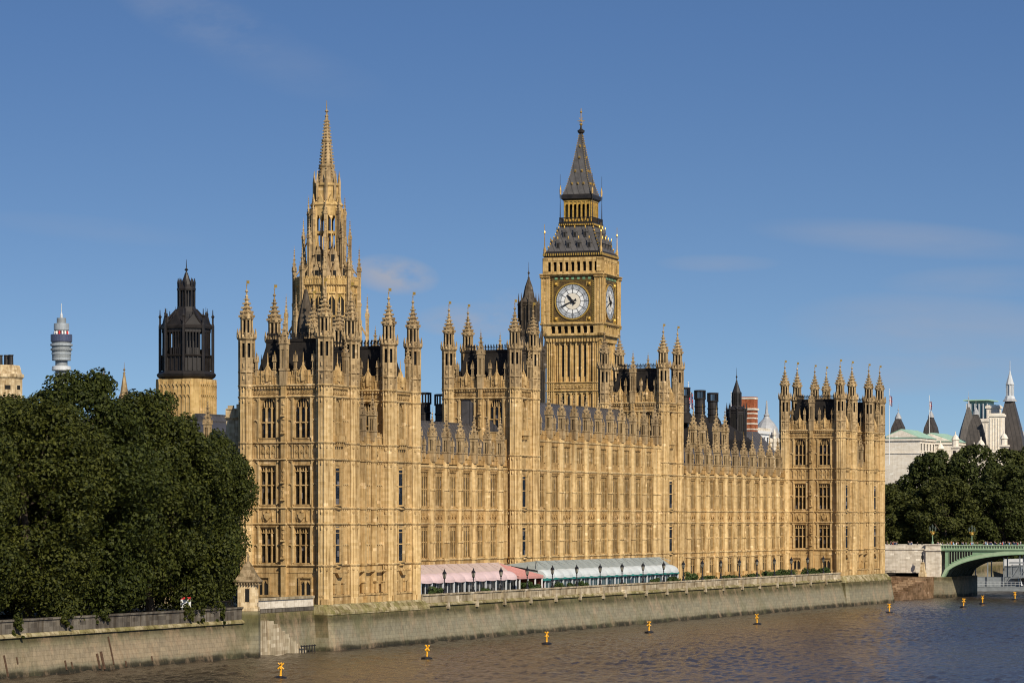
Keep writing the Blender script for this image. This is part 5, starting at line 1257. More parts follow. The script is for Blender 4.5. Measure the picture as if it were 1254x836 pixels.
for k, (y, l_, h_) in enumerate([(166, 4, 1.3), (180, 5, 1.2), (192, 5, 1.3), (204, 6, 1.7), (214, 7, 1.9), (230, 6, 1.9), (239.5, 5, 1.9)]):
    rnd = random.Random(k); v, f = [], []
    leaf_quads(v, f, [(rnd.uniform(-.8, .8), rnd.uniform(-l_/2, l_/2), rnd.uniform(.3, .8)*h_, rnd.uniform(.4, .75)) for _ in range(int(l_*4))], 110, .15, rnd)
    me = bpy.data.meshes.new('hedge'); me.from_pydata(v, [], f); me.materials.append(M['leaf3'])
    tag(link('hedge', me, None, (-.9, y, 5.9)), 'clipped green hedge on the far terrace, %s hedge counting from the left' % ORD[k], 'hedge', 'hedges along the far terrace')
for k, (y, h_) in enumerate([(-81, 2.4), (-70, 1.6), (-61.5, 1.2), (-40, 1.6), (-36.5, 2.8), (-31, 2.2)]):
    rnd = random.Random(k+40); v, f = [], []
    leaf_quads(v, f, [(rnd.uniform(-.3, .5), rnd.gauss(0, .8), -h_*q/8, .45*(1-q/12)) for q in range(9)], 60, .16, rnd)
    me = bpy.data.meshes.new('ivy'); me.from_pydata(v, [], f); me.materials.append(M['leaf'])
    tag(link('ivy', me, None, (1.7, y, 6.9)), 'dark ivy hanging over the old river wall, %s clump counting from the left' % ORD[k], 'ivy', 'ivy hanging over the old wall')
# park edge: notice board and rail
t = empty('notice_board', (.2, -38, 5.6), 'white notice board with a red header under the trees by the wall', 'sign')
b = MB(20); b.box(-.65, .65, -.04, .04, 1.2, 2.5); obj('board', b, ['white'], t)
b = MB(20); b.box(-.65, .65, .045, .06, 2.22, 2.5); obj('header', b, ['red'], t)
for s_ in (-.5, .5): b = MB(20); b.bar((s_, -.08, 0), (s_, -.08, 2.4), .05, 6); obj('post', b, ['grey_metal'], t)
t = empty('iron_railing', (.3, -36.5, 5.6), 'dark iron railing along the wall top between notice board and kiosk', 'railing'); b = MB(90)
for z in (1.0, 1.75): b.bar((0, 0, z), (11.3, 0, z), .05, 5)
for k in range(60): b.bar((k*.19, 0, .3), (k*.19, 0, 1.75), .02, 3)
obj('rails', b, ['black_iron'], t)

# ================================================================== BUOYS
def buoy():
    t = empty('yellow_buoy', (0, 0, 0), 'x', 'buoy', 'yellow marker buoys in the river')
    b = MB(); b.lathe(0, 0, [(.7, -.25), (.95, -.05), (.95, .2), (.6, .32), (.25, .4)], 12); obj('float', b, ['black'], t)
    b = MB(); b.lathe(0, 0, [(.22, .35), (.16, .5), (.16, 1.55), (.2, 1.6)], 8); obj('post', b, ['yellow'], t)
    b = MB(); 
    for s_ in (-1, 1): b.bar((-.42*s_, 0, 1.35), (.42*s_, 0, 2.2), .11, 5)
    b.bar((0, -.42, 1.35), (0, .42, 2.2), .09, 5); b.bar((0, .42, 1.35), (0, -.42, 2.2), .09, 5); obj('topmark', b, ['yellow'], t); return t
BU = buoy()
BP = [(31.1, -72.8), (25.5, -19.9), (21.5, 31.2), (19.0, 80.7), (22.4, 124.9), (24.8, 198.3), (27.7, 242.7), (25.0, 268.9), (23.1, 305.4)]
BW = ['nearest one, below the river stair', 'off the near pavilion plinth', 'off the pink marquee', 'off the white marquee', 'off the far terrace', 'off the corner of the far pavilion', 'left of the pair before the bridge', 'right of the pair before the bridge', 'nearest the right picture edge']
for k, (x, y) in enumerate(BP):
    o = BU if k == 0 else copy_tree(BU); o.location = (x, y, 0); o.scale = (.78, .78, .8); o.rotation_euler = (R([3, -2, 2, 0, -3, 2, 1, -4, 2][k]), R([2, 4, -2, 5, 0, 3, -3, 2, 0][k]), R(22+31*k))
    o['label'] = 'yellow X-topped buoy on a black float, '+BW[k]

# ================================================================== BRIDGE, STEPS, PIER
br = empty('river_bridge', (0, 320, 0), 'pale green iron arch bridge with stone abutment at the right edge', 'bridge')
b = MB(); UC, SA = 22.6, 19.4
def az(u, s_=0): return 4.6+(5.3+s_*.6)*math.sqrt(max(0, 1-((u-UC)/(SA+s_))**2))
us = [UC-SA+2*SA*i/40 for i in range(41)]
def archring(n0, n1, th, mat):
    for i in range(40):
        a_, c_ = us[i], us[i+1]; a2, c2 = UC+(a_-UC)*(SA+th)/SA, UC+(c_-UC)*(SA+th)/SA
        b.extr([(a_, az(a_)), (c_, az(c_)), (c2, min(10.9, 4.6+(5.3+th)*math.sqrt(max(0, 1-((c2-UC)/(SA+th))**2)))), (a2, min(10.9, 4.6+(5.3+th)*math.sqrt(max(0, 1-((a2-UC)/(SA+th))**2))))], n0, n1, mat)
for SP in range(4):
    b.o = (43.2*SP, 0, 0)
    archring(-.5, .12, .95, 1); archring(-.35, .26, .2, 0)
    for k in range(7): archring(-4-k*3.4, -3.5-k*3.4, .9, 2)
    for i in range(40):                                                 # spandrel plate above the ring
        a_, c_ = us[i], us[i+1]; b.extr([(a_, min(10.7, az(a_)+.6)), (c_, min(10.7, az(c_)+.6)), (c_, 10.8), (a_, 10.8)], -.5, -.12, 0)
    for k in range(9):                                                  # spandrel tracery
        u = 4.4+k*.62; z1 = 10.5; z0 = az(u)+1.3
        if z1-z0 > .4: b.box(u-.22, u+.22, -.2, -.105, z0, z1, 3); b.box(u-.3, u-.22, -.2, 0, z0-.2, z1, 1)
b.o = (0, 0, 0)
b.box(2.2, 176, -25.6, -.4, 10.75, 10.95, 2)
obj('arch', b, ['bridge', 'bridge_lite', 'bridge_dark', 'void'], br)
b = MB(); b.box(2.2, 176, -.35, .2, 10.7, 11.05, 0); b.box(2.2, 176, -.4, .32, 11.0, 11.2, 1); b.box(2.2, 176, -.1, .05, 11.1, 11.9, 0); b.box(2.2, 176, -.2, .2, 11.85, 12.05, 1)
for k in range(278): u = 2.6+k*.62; b.box(u-.17, u+.17, -.1, .06, 11.32, 11.75, 2); b.box(u-.31-.06, u-.31+.06, .03, .12, 11.2, 11.85, 1)
obj('parapet', b, ['bridge', 'bridge_lite', 'bridge_dark'], br)
b = MB(); b.box(2.2, 176, -25.6, -25.3, 11.0, 12.05); obj('parapet', b, ['bridge'], br)
b = MB(); b.box(-1.2, 2.2, -26, .5, 4.4, 10.8); b.box(-1.4, 2.4, -26, .75, 10.7, 11.1); b.box(-1.2, 2.2, -.5, .55, 11.0, 12.0); b.box(-1.4, 2.4, -.6, .75, 12.0, 12.25); obj('abutment', b, ['portland'], br)
b = MB(); b.ext_u([(-26.5, -2), (1.6, -2), (1.2, 3.6), (.6, 4.7), (-26.5, 4.7)], -3.2, 4.0); obj('abutment_base', b, ['river_wall'], br)
for SP in range(4): b = MB(); b.o = (43.2*SP, 0, 0); b.box(42.05, 46.3, -26, .5, 4.4, 11.0); b.ext_u([(-27, -2), (2.2, -2), (1.2, 4.5), (-27, 4.5)], 41.5, 46.9); obj('pier', b, ['portland'], br)
b = MB(); b.box(-60, -1.2, -.6, 0, 0, 10.9); b.box(-60, -1.2, -.7, .15, 10.9, 11.3); b.box(-60, -1.2, -.45, -.1, 11.3, 12.0); b.box(-60, -1.2, -26, -25.5, 0, 12); obj('approach_wall', b, ['portland'], br)
def bridge_lamp():
    t = empty('bridge_lamp', (0, 0, 0), 'x', 'street lamp', 'green and gold bridge lamps'); b = MB()
    b.lathe(0, 0, [(.35, 0), (.3, .5), (.14, .7), (.11, 2.2), (.25, 2.4), (.1, 2.7), (.08, 3.6)], 8); obj('post', b, ['bridge'], t)
    b = MB(); b.lathe(0, 0, [(.1, 2.2), (.5, 2.5), (.45, 2.8), (.1, 3.1)], 8); b.bar((-.8, 0, 3.1), (.8, 0, 3.1), .07, 5); b.bar((-.8, 0, 3.1), (-.3, 0, 2.5), .06, 5); b.bar((.8, 0, 3.1), (.3, 0, 2.5), .06, 5); obj('bracket', b, ['gold'], t)
    for u, z in ((-.8, 3.15), (.8, 3.15), (0, 3.7)):
        b = MB(); b.lathe(u, 0, [(.12, z), (.26, z+.2), (.3, z+.7), (.36, z+.75), (.1, z+1.05), (.03, z+1.35)], 6); obj('lantern', b, ['bridge_dark'], t)
    return t
bl = bridge_lamp(); bl.location = (.4, 319.6, 12.25); bl.scale = (.8, .8, .92); bl['label'] = 'green and gold three-lantern lamp on the stone bridge abutment'
o = copy_tree(bl); o.location = (2.9, 345.6, 12.0); o['label'] = 'green and gold three-lantern lamp on the far bridge parapet, the right one of two'
# landing steps between far pavilion and bridge
t = empty('landing_steps', (0, 300, 0), 'brown stone river steps with lamp-topped gate piers between far pavilion and bridge', 'steps')
b = MB(); b.box(-24, -7.6, -19.95, 24.9, -1, 4.8); b.box(-7.62, .9, -19.9, -14.5, -1, 4.75); obj('landing', b, ['steps'], t)
b = MB()
for k in range(13): b.box(-7.6, 1.3-.03*k, -14.55+k*2.35, -14.5+k*2.35+2.4 if k < 12 else 16.2, -2, 4.45-k*.37)
obj('steps', b, ['steps'], t)
b = MB()
for k in range(12): b.box(-3.4-.33*k, .9-.42*k, -14.5+k*2.35, -14.5+k*2.35+2.46, 3.9-k*.37, 4.5-k*.37)
obj('sunlit_treads', b, ['steps_sunlit'], t)  # pale strips colouring in the lit treads, shifting sideways down the flight
for y in (-16.5, 17.6):
    b = MB(); b.o = (-1.4, 0, 0); b.box(-.75, .75, -y-.75, -y+.75, 0, 5.6); b.prism([(-.6, -y-.6), (.6, -y-.6), (.6, -y+.6), (-.6, -y+.6)], 5.6, 7.8, None, .6); b.lathe(0, -y, [(.3, 7.7), (.5, 7.9), (.35, 8.1)], 8); obj('gate_pier', b, ['pale_stone'], t)
    b = MB(); b.lathe(-1.4, -y, [(.12, 8.1), (.1, 8.6), (.3, 8.9), (.34, 9.5), (.15, 9.8), (.04, 10.3)], 8); obj('lantern', b, ['black'], t)
b = MB(); 
for z in (5.4, 6.2): b.bar((-7.4, -16, z), (-7.4, 19, z), .06, 4)
for k in range(34): b.bar((-7.4, -16+k, 4.8), (-7.4, -16+k, 6.2), .05, 4)
obj('railing', b, ['black_iron'], t)
tag(obj('river_bank', (lambda b: (b.ext_u([(-3, -2), (1.6, -2), (.2, 5.2), (.2, 6.4), (-3, 6.4)], 0, 700), b)[1])(MB(91, (-14, 347, 0))), ['river_wall']), 'pale stone embankment wall seen under the bridge beyond the pier', 'wall')
# floating pier beyond the bridge
t = empty('floating_pier', (-3.5, 396, 0), 'grey floating pier with a roofed lattice gangway beyond the bridge arch', 'pier'); t.rotation_euler.z = R(8)
b = MB(); b.box(-6, 12, -6, 6, -.4, 1.0); b.box(-6.1, 12.1, -6.1, 6.1, .9, 1.1); obj('pontoon', b, ['grey_metal'], t)
b = MB(); b.box(-5.5, 5.5, -4, 4, 1.1, 3.4); obj('cabin', b, ['grey_metal'], t)
b = MB(); b.add([(-9, -6, 8.2), (9, -6, 9.6), (9, 6, 9.6), (-9, 6, 8.2), (-9, -6, 8.5), (9, -6, 9.9), (9, 6, 9.9), (-9, 6, 8.5)], [(0, 1, 2, 3), (7, 6, 5, 4), (0, 4, 5, 1), (1, 5, 6, 2), (2, 6, 7, 3), (3, 7, 4, 0)]); obj('canopy', b, ['grey_metal'], t)
for x in (-6, -2, 2, 6):
    b = MB(); b.bar((x, 4.5, 1), (x, 4.5, 8.8+x*.07), .16, 6); b.bar((x, -4.5, 1), (x, -4.5, 8.8+x*.07), .16, 6); obj('column', b, ['grey_metal'], t)
b = MB()
for z in (3.6, 6.6):
    for n in (3, 6): b.bar((4, n, z-.3), (34, n, z+.3), .16, 4)
for k in range(15):
    for n in (3, 6): b.bar((4+k*2, n, 3.4), (4+k*2, n, 6.6), .1, 4); b.bar((4+k*2, n, 3.4), (6+k*2, n, 6.6), .08, 4)
b.box(4, 34, 3, 6, 3.2, 3.45); obj('gangway', b, ['grey_metal'], t)
b = MB(); b.box(3.5, 35, 2.5, 6.5, 6.9, 7.2); obj('gangway_roof', b, ['grey_metal'], t)
b = MB(); b.lathe(9, 4.5, [(3.0, 3.3), (1.6, -1)], 8); obj('dolphin', b, ['black_iron'], t)
b = MB()
for k in range(18): b.bar((-6+k, 6, 1), (-6+k, 6, 2.3), .05, 4)
b.bar((-6, 6, 2.3), (12, 6, 2.3), .06, 4); b.bar((-6, 6, 1.7), (12, 6, 1.7), .05, 4); obj('railing', b, ['pale_metal'], t)
t = empty('white_boat', (-8, 447, 0), 'white cabin of a boat moored behind the floating pier', 'boat', None, R(84)); b = MB(); b.prism([(-14, -2.5), (10, -2.5), (14, 0), (10, 2.5), (-14, 2.5)], -.4, 1.8); obj('hull', b, ['white'], t)
b = MB(); b.box(-12, 8, -2.2, 2.2, 1.8, 5.6); b.box(-12.3, 8.3, -2.4, 2.4, 5.6, 7.4, 1); obj('cabin', b, ['grey_metal', 'white'], t)
for k in range(6): b = MB(); b.box(-11+k*3.1, -9+k*3.1, 2.2, 2.24, 3.2, 4.8); obj('window', b, ['glass'], t)
t = empty('stone_hut', (-37, 362, 5), 'small pale stone hut on the bank left of the bridge lamps', 'hut'); b = MB(); b.box(-6, 6, -4, 4, 0, 11); b.box(-6.4, 6.4, -4.4, 4.4, 10.8, 11.4); obj('wall', b, ['portland'], t)
for k in range(8): b = MB(); b.box(-5.6+k*1.45, -4.7+k*1.45, 4, 4.04, 6.6, 9.8); obj('window', b, ['void'], t)

# ------------------------------------------------------------------ people crossing the bridge
def person_mesh(step=.16, arm=.12):
    V = [(0, 0, .95), (0, 0, 1.2), (0, 0, 1.42), (0, 0, 1.54), (0, -.02, 1.66), (0, 0, 1.76), (.10, 0, .9), (.11, -step, .5), (.11, -step*.9, .08), (.11, -step-.15, .04), (-.10, 0, .9), (-.11, step*.7, .5), (-.11, step*1.5, .08), (-.11, step*1.3-.14, .05),
         (.2, 0, 1.4), (.27, arm, 1.14), (.27, arm-.12, .88), (-.2, 0, 1.4), (-.27, -arm, 1.14), (-.27, -arm-.14, .9)]
    E_ = [(0, 1), (1, 2), (2, 3), (3, 4), (4, 5), (0, 6), (6, 7), (7, 8), (8, 9), (0, 10), (10, 11), (11, 12), (12, 13), (2, 14), (14, 15), (15, 16), (2, 17), (17, 18), (18, 19)]
    rad = [.15, .14, .15, .06, .10, .075, .10, .07, .05, .035, .10, .07, .05, .035, .07, .05, .035, .07, .05, .035]
    me = bpy.data.meshes.new('person'); me.from_pydata(V, E_, []); o = bpy.data.objects.new('person', me); COL.objects.link(o)
    md = o.modifiers.new('skin', 'SKIN'); sv = me.skin_vertices[0].data
    for k, r_ in enumerate(rad): sv[k].radius = (r_, r_*.8)
    sv[0].use_root = True
    o.modifiers.new('sub', 'SUBSURF').levels = 1; o.modifiers['sub'].render_levels = 1
    dg = bpy.context.evaluated_depsgraph_get(); m2 = bpy.data.meshes.new_from_object(o.evaluated_get(dg)); bpy.data.objects.remove(o); m2.name = 'person'; m2.materials.clear(); m2.materials.append(PM); return m2
PM, nt, bb = new_mat('clothed_person'); oi = nt.nodes.new('ShaderNodeObjectInfo'); tcn = nt.nodes.new('ShaderNodeTexCoord'); sp_ = nt.nodes.new('ShaderNodeSeparateXYZ'); nt.links.new(tcn.outputs['Object'], sp_.inputs[0])
c_ = mixcol(nt, mth(nt, 'GREATER_THAN', sp_.outputs[2], .92), (.02, .022, .035), oi.outputs['Color'])
c_ = mixcol(nt, mth(nt, 'GREATER_THAN', sp_.outputs[2], 1.50), c_, (.42, .25, .17)); c_ = mixcol(nt, mth(nt, 'GREATER_THAN', sp_.outputs[2], 1.70), c_, (.04, .025, .015))
nt.links.new(c_, bb.inputs['Base Color']); setv(bb, rough=.8)
PMS = [person_mesh(.16, .12), person_mesh(.05, .05)]
CL = [('black', (.012, .012, .014)), ('navy', (.02, .03, .09)), ('white', (.7, .7, .68)), ('red', (.45, .03, .03)), ('grey', (.2, .2, .21)), ('pale blue', (.25, .38, .55)), ('brown', (.14, .08, .05)), ('orange', (.6, .2, .04))]
rnd = random.Random(77); cnt = {}
spots = sorted((-24+47*rnd.random(), 320.9+rnd.choice([.3, .9, 1.6, 2.3, 3.0, 22.6, 23.6])) for _ in range(112))
for x, y in spots:
    nm, c = rnd.choices(CL, [5, 4, 3, 2.2, 3, 2, 2, 1])[0]; cnt[nm] = cnt.get(nm, 0)+1; k = cnt[nm]-1
    o = link('person', rnd.choice(PMS), None, (x, y, 10.98), R(90+rnd.choice([0, 180])+rnd.uniform(-25, 25))); o.scale = (1, 1, rnd.uniform(.92, 1.06)); o.color = (*c, 1)
    tag(o, 'person in a %s top on the bridge, %s in %s from the left' % (nm, ORD[k] if k < 20 else 'number %d' % (k+1), nm), 'person', 'people crossing the bridge')

# ================================================================== DISTANT BUILDINGS
def house(name, loc, w, d, h, label, wall, roof, kind, rh, rot=0, rows=2, cols=4, wz=None):
    t = empty(name, loc, label, 'building', None, R(rot)); b = MB()
    b.box(-w/2, w/2, -d/2, d/2, 0, h); b.box(-w/2-.4, w/2+.4, -d/2-.4, d/2+.4, h-.8, h); b.box(-w/2-.2, w/2+.2, -d/2-.2, d/2+.2, h-4.6, h-4.2); obj('wall', b, [wall], t)
    b = MB()
    if kind == 'gable':
        b.extr([(-w/2-.7, h), (w/2+.7, h), (0, h+rh)], -d/2-.6, d/2+.6)
        b.extr([(-w/2+.3, h+.25), (w/2-.3, h+.25), (0, h+rh-.35)], d/2+.6, d/2+.66, 1)
    elif kind == 'mansard': b.lathe(0, 0, [(w*.70, h), (w*.55, h+rh*.4), (w*.2, h+rh*.92), (w*.16, h+rh)], 4, math.pi/4)
    elif kind == 'flat': b.box(-w/2-.2, w/2+.2, -d/2-.2, d/2+.2, h, h+rh)
    obj('roof', b, [roof, wall], t)
    for a, L_, n in ((0, w, d/2), (90, d, w/2)):
        if a == 0 and kind == 'gable': continue
        nc = max(1, int(L_/3))
        for r_ in range(rows):
            for c in range(nc):
                u = (c+.5)*L_/nc-L_/2; z = h-3.6-r_*4.2
                wb = MB(a); wb.box(u-.5, u+.5, n, n+.04, z, z+1.9); wb.box(u-.7, u+.7, n, n+.3, z-.3, z-.05, 1); wb.box(u-.7, u+.7, n, n+.25, z+1.95, z+2.2, 1); obj('window', wb, ['glass', wall], t)
    return t
house('white_building', (-64.0, 531, 7), 11, 17, 34.8, 'white stone building with green copper gable roof next to the far pavilion', 'white_stone', 'copper', 'gable', 2.7, 0, 3)
house('white_building', (-61.5, 556, 7), 13, 18, 34.2, 'white stone building with green copper gable roof above the bridge trees', 'white_stone', 'copper', 'gable', 2.8, 0, 3)
def cone_roof(loc, prof, label, seg=4, mats=('clockroof',), rot=0):
    t = empty('roof_turret', loc, label, 'building', None, R(rot)); b = MB(); r0, z0 = prof[0]
    b.box(-r0*.72, r0*.72, -r0*.72, r0*.72, 0, z0); obj('wall', b, ['portland'], t)
    b = MB(); b.lathe(0, 0, prof, seg, math.pi/4); obj('roof', b, ['brown_slate'], t)
    b = MB(); r1, z1 = prof[-1]; b.lathe(0, 0, [(r1*1.25, z1-.2), (r1*.8, z1+.9), (r1*.25, z1+1.8)], 8, mat=0); finial(b, 0, 0, z1+1.4, 3.6, .13); obj('cap', b, ['lead_cap'], t); return t
cone_roof((-94.5, 627, 7), [(3.6, 36), (2.6, 41), (1.0, 44)], 'dark slate cone roof beside the flagpole of the left white building')
cone_roof((-84.5, 631, 7), [(3.8, 36), (2.6, 41), (.9, 44.5)], 'dark slate cone roof above the right green copper gable')
cone_roof((-60, 655, 7), [(4.5, 30), (3.8, 36), (1.3, 38.5)], 'low dark dome roof left of the big slate roofs')
cone_roof((-52.3, 564.4, 7), [(4.6, 30), (4.1, 35), (2.8, 39.6), (.9, 43)], 'tall brown slate roof at the left of the pale palace hotel', rot=10)
cone_roof((-68.4, 617.5, 7), [(5.2, 34), (3.4, 40), (.5, 47.2)], 'pale grey pyramid roof behind the tall brown slate roof', rot=20)
t = cone_roof((-46.3, 583, 7), [(6.9, 30), (5.9, 35.6), (4.0, 41.5), (1.9, 47.6)], 'largest dark slate roof with an open lantern at the right picture edge', rot=8)
b = MB(); b.lathe(0, 0, [(1.9, 47.6), (1.5, 49), (1.0, 49.2), (1.0, 52.4), (1.4, 52.7), (1.2, 53.2), (.4, 55.8), (.12, 57), (.08, 60)], 8)
for i in range(8): a = i*math.pi/4; b.lathe(1.15*math.cos(a), 1.15*math.sin(a), [(.15, 49), (.15, 52.6)], 4)
obj('lantern', b, ['pale_metal'], t)
house('pale_building', (-53, 577, 7), 10, 12, 30, 'pale stone hotel front with balustrade above the right hand trees', 'white_stone', 'white_stone', 'flat', 1.0, 0, 2)
house('pale_building', (-40, 590, 7), 16, 12, 29, 'pale stone wing at the right picture edge above the trees', 'white_stone', 'white_stone', 'flat', 1.0, 0, 2)
for (x, y, w, h, l) in ((-53.7, 579.5, 5.0, 42, 'broad pale chimney block between the tall slate roofs'), (-44.9, 561, 4.0, 43, 'tall pale chimney block with fluted face left of the largest slate roof'), (-52.9, 589, 3.9, 46.5, 'square pale tower block beside the blue glass office')):
    t = empty('stone_chimney', (x, y, 7), l, 'chimney'); b = MB(); b.box(-w/2, w/2, -1.8, 1.8, 0, h-1); b.box(-w/2-.3, w/2+.3, -2.1, 2.1, h-1, h-.3); b.box(-w/2, w/2, -1.7, 1.7, h-.3, h)
    for k in range(5): u = -w/2+.4+k*(w-.8)/4; b.box(u-.14, u+.14, 1.75, 1.95, h-11, h-1.5)
    obj('stack', b, ['white_stone'], t)
for k, (x, y, h, l) in enumerate([(-57.0, 540.4, 33.5, 'small white stone turret left of the chimney blocks, over the trees'), (-50.7, 533.9, 36, 'white stone turret in front of the broad chimney block'), (-47.7, 544.2, 33, 'white stone turret between the two chimney blocks'), (-43.9, 537.5, 34.5, 'white stone turret below the tall fluted chimney block'), (-38.5, 544, 36.5, 'white stone turret at the right picture edge, before the largest roof')]):
    t = empty('stone_turret', (x, y, 7), l, 'turret'); b = MB(); b.box(-1.1, 1.1, -1.1, 1.1, 0, h-4); b.box(-1.4, 1.4, -1.4, 1.4, h-4, h-3.5); b.lathe(0, 0, [(1.0, h-3.5), (1.0, h-1.8), (1.3, h-1.6), (.8, h-.6), (.2, h), (.12, h+.9)], 8); obj('wall', b, ['white_stone'], t)
    b = MB(); b.box(-.45, .45, 1.1, 1.14, h-7, h-4.8); obj('window', b, ['void'], t)
t = empty('glass_office', (-79, 676, 7), 'dark blue glass office block with fins behind the slate roofs', 'building'); b = MB(); b.box(-3.6, 3.6, -6, 6, 0, 50); obj('wall', b, ['blue_glass'], t)
for k in range(6): b = MB(); b.box(-3.6+k*1.44-.12, -3.6+k*1.44+.12, 6, 6.6, 0, 50); obj('fin', b, ['pale_metal'], t)
b = MB(); b.box(-4.6, 4.2, -6.5, 7, 51, 51.4); b.box(-3, 3, -5, 5, 50, 51); obj('roof', b, ['copper'], t)
t = empty('brick_tower', (-64.3, 381, 7), 'red brick chimney tower with white stone bands', 'chimney'); b = MB(); b.box(-1.8, 1.8, -1.8, 1.8, 0, 42); obj('shaft', b, ['brick'], t)
for z in (30.8, 32.2, 33.6, 35.0, 36.4, 37.6): b = MB(); b.box(-1.85, 1.85, -1.85, 1.85, z, z+.35); obj('band', b, ['portland'], t)
b = MB(); b.box(-2.05, 2.05, -2.05, 2.05, 38.6, 39.1); b.box(-1.9, 1.9, -1.9, 1.9, 41.4, 41.8); obj('cap', b, ['portland'], t)
t = empty('baroque_dome', (-85, 459, 7), 'pale baroque dome with a slim spire left of the far pavilion', 'building'); b = MB(); b.lathe(0, 0, [(4.6, 0), (4.6, 32), (5.0, 32.3), (5.0, 33.2), (4, 33.5)], 12); obj('drum', b, ['portland'], t)
b = MB(); b.lathe(0, 0, [(3.7, 33.2), (3.6, 34.6), (3.0, 36.4), (2.0, 37.9), (1.1, 38.8), (.7, 39.6), (.9, 39.9), (.5, 40.3), (.35, 41.5), (.16, 44)], 12); obj('dome', b, ['lead_cap'], t)
for i in range(8): b = MB(); a = i*math.pi/4; b.lathe(4.7*math.cos(a), 4.7*math.sin(a), [(.6, 20), (.6, 32.4), (.5, 34), (.7, 34.5), (.1, 36)], 6); obj('column', b, ['portland'], t)
house('slate_gable_house', (-62, 370, 7), 12, 10, 27, 'grey slate roofed house behind the far end of the river wing', 'pale_stone', 'slate', 'gable', 6, -20, 2)
house('pale_block', (-88, 440, 7), 16, 12, 35, 'pale modern block far behind the black flues', 'white', 'portland', 'flat', .8, 0, 2)
# left skyline
t = empty('chimney_tower', (-133.5, 135.9, 4.2), 'pale octagonal stone tower with chimney pots at the left edge', 'tower'); b = MB(); b.lathe(0, 0, [(3.6, 0), (3.6, 40.6), (3.95, 41.0), (3.95, 41.5), (3.5, 41.7), (3.2, 43), (3.0, 43.3)], 8)
for i in range(8): w = octface(b, i, 3.6); b.box(w*.3, w*.7, -.02, .03, 38.6, 39.4, 1); b.box(w*.1, w*.9, -.05, .12, 36.4, 36.8); b.fr()
obj('wall', b, ['pale_stone', 'void'], t)
for k in range(4): b = MB(); b.lathe(-1.8+k*1.2, .3*(k % 2), [(.5, 43), (.45, 45), (.55, 45.2), (.5, 45.3)], 8); obj('chimney_pot', b, ['black_iron'], t)
t = empty('telecom_tower', (-934, 1512, 5), 'round silver telecom tower with stacked drums far behind the trees', 'tower')
def ringo(nm, prof, m): b = MB(); b.lathe(0, 0, prof, 24); obj(nm, b, [m], t)
ringo('shaft', [(4.2, 0), (4.2, 122), (3.2, 122.2), (3.2, 150)], 'grey_metal'); ringo('crown_drum', [(4.5, 141), (5.2, 142), (5.2, 146), (4.8, 146.3)], 'steel'); ringo('mast', [(.9, 146), (.9, 152), (.3, 154), (.2, 160)], 'pale_metal')
ringo('screen_drum', [(7.0, 133.6), (7.4, 134), (7.4, 138.6), (7.0, 138.8)], 'navy')
for z, r_, m in ((130.6, 7.7, 'steel'), (127.4, 7.4, 'grey_metal'), (124.6, 6.8, 'steel'), (121.0, 6.5, 'steel')): ringo('gallery', [(r_*.85, z), (r_, z+.5), (r_, z+1.6), (r_*.9, z+2.0)], m)
ringo('glazed_drum', [(6.4, 121), (6.6, 133.5)], 'grey_metal'); ringo('aerial_ring', [(6.2, 114), (6.6, 114.5), (6.4, 117), (4, 117.5)], 'pale_metal')
for k in range(14):
    a = k*math.pi/7; b = MB(); b.lathe(4.6*math.cos(a), 4.6*math.sin(a), [(.7, 138.8), (.7, 140.8), (.3, 141)], 6); obj('aerial', b, ['white' if k % 3 else 'red'], t)
for (x, y, h_, lb) in ((-155.8, 213.2, 45, 'left of two slim stone pinnacles poking above the riverside trees'), (-151.7, 214.9, 46, 'right of two slim stone pinnacles poking above the riverside trees'), (-60.5, 59, 29.5, 'small stone pinnacle just left of the lantern tower base')):
    t = empty('stone_pinnacle', (x, y, 5.6), lb, 'pinnacle'); b = MB(); b.lathe(0, 0, [(1.2, 0), (1.2, h_-7), (.9, h_-6.5), (.15, h_-1.8)], 6); finial(b, 0, 0, h_-2.2, 2.6, .16); obj('shaft', b, ['grey_stone'], t)
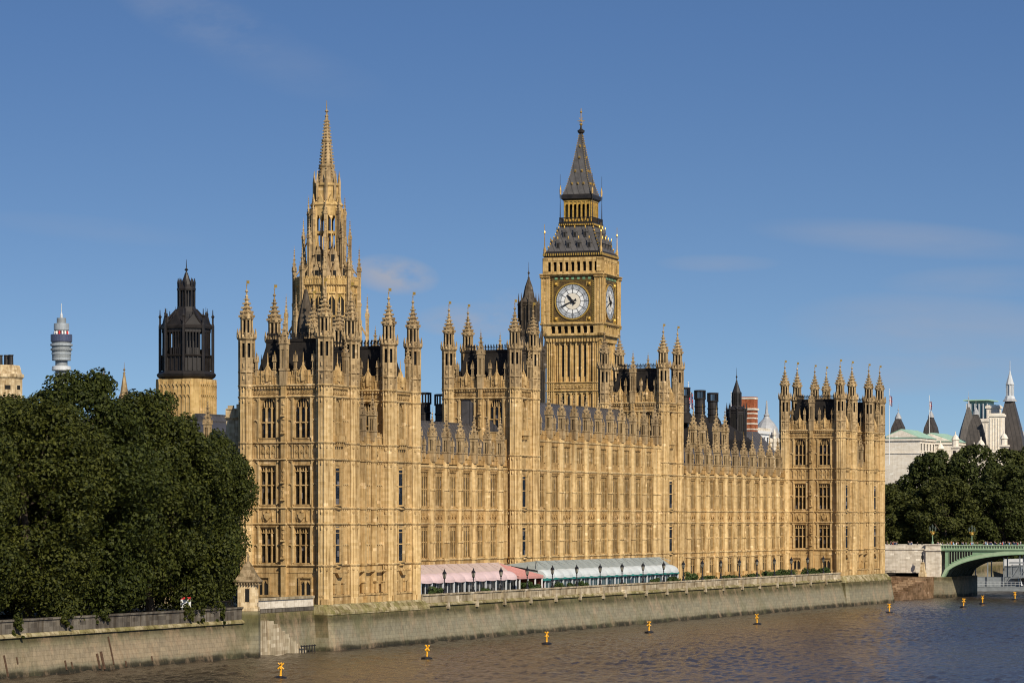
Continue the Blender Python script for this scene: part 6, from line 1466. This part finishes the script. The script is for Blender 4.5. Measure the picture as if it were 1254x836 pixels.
# flags
def flag(loc, hp, label, z_f, droop=1.0, size=1.6):
    t = empty('flagpole', loc, label, 'flagpole', None, R(25)); b = MB(); b.bar((0, 0, 0), (0, 0, hp), .13, 6, None, .07); b.lathe(0, 0, [(.05, hp), (.18, hp+.15), (.05, hp+.3)], 6); obj('pole', b, ['white'], t)
    b = MB(); Wf, Hf = size*1.0, size*2.0; K = 8
    def P_(u, v): return (.1+u*Wf*.52, .22*math.sin(u*7+v*2), z_f-(1-v)*Hf-u*Hf*.35*droop)
    def strip(p0, p1, w, m, off):
        n = Vector((p1[0]-p0[0], p1[1]-p0[1])); n = Vector((-n.y, n.x)).normalized()*w
        for i in range(K):
            q0 = [p0[j]+(p1[j]-p0[j])*i/K for j in (0, 1)]; q1 = [p0[j]+(p1[j]-p0[j])*(i+1)/K for j in (0, 1)]
            for sg in (-1, 1):
                cl = lambda u, v: (P_(min(1, max(0, u)), min(1, max(0, v))))
                a = [cl(q0[0]-n.x, q0[1]-n.y), cl(q1[0]-n.x, q1[1]-n.y), cl(q1[0]+n.x, q1[1]+n.y), cl(q0[0]+n.x, q0[1]+n.y)]
                b.add([(p[0], p[1]+sg*off, p[2]) for p in a], [(0, 1, 2, 3)], m)
    strip((0, .5), (1, .5), .5, 0, .02); strip((0, 0), (1, 1), .06, 1, .03); strip((0, 1), (1, 0), .06, 1, .033); strip((0, 0), (1, 1), .04, 2, .036); strip((0, 1), (1, 0), .04, 2, .039)
    strip((0, .5), (1, .5), .13, 1, .042); strip((.5, 0), (.5, 1), .13, 1, .045); strip((0, .5), (1, .5), .10, 2, .048); strip((.5, 0), (.5, 1), .10, 2, .051)
    obj('flag', b, ['blue', 'white', 'red'], t); return t
flag((-35.2, 252.6, 26), 21, 'flagpole with a limp red, white and blue flag before the black flues', 19.6, .7, 1.7)
flag((-52.1, 331, 30), 18, 'flagpole with a small tilted red, white and blue flag by the blackened turret', 17.4, 1.2, 1.3)
flag((-67.2, 520.6, 34), 22, 'flagpole with a red, white and blue flag right beside the far pavilion', 20.5, .5, 1.5)
flag((-69.5, 573.7, 34), 22, 'flagpole with a furled red and white flag over the green copper roofs', 20.5, .2, 1.3)
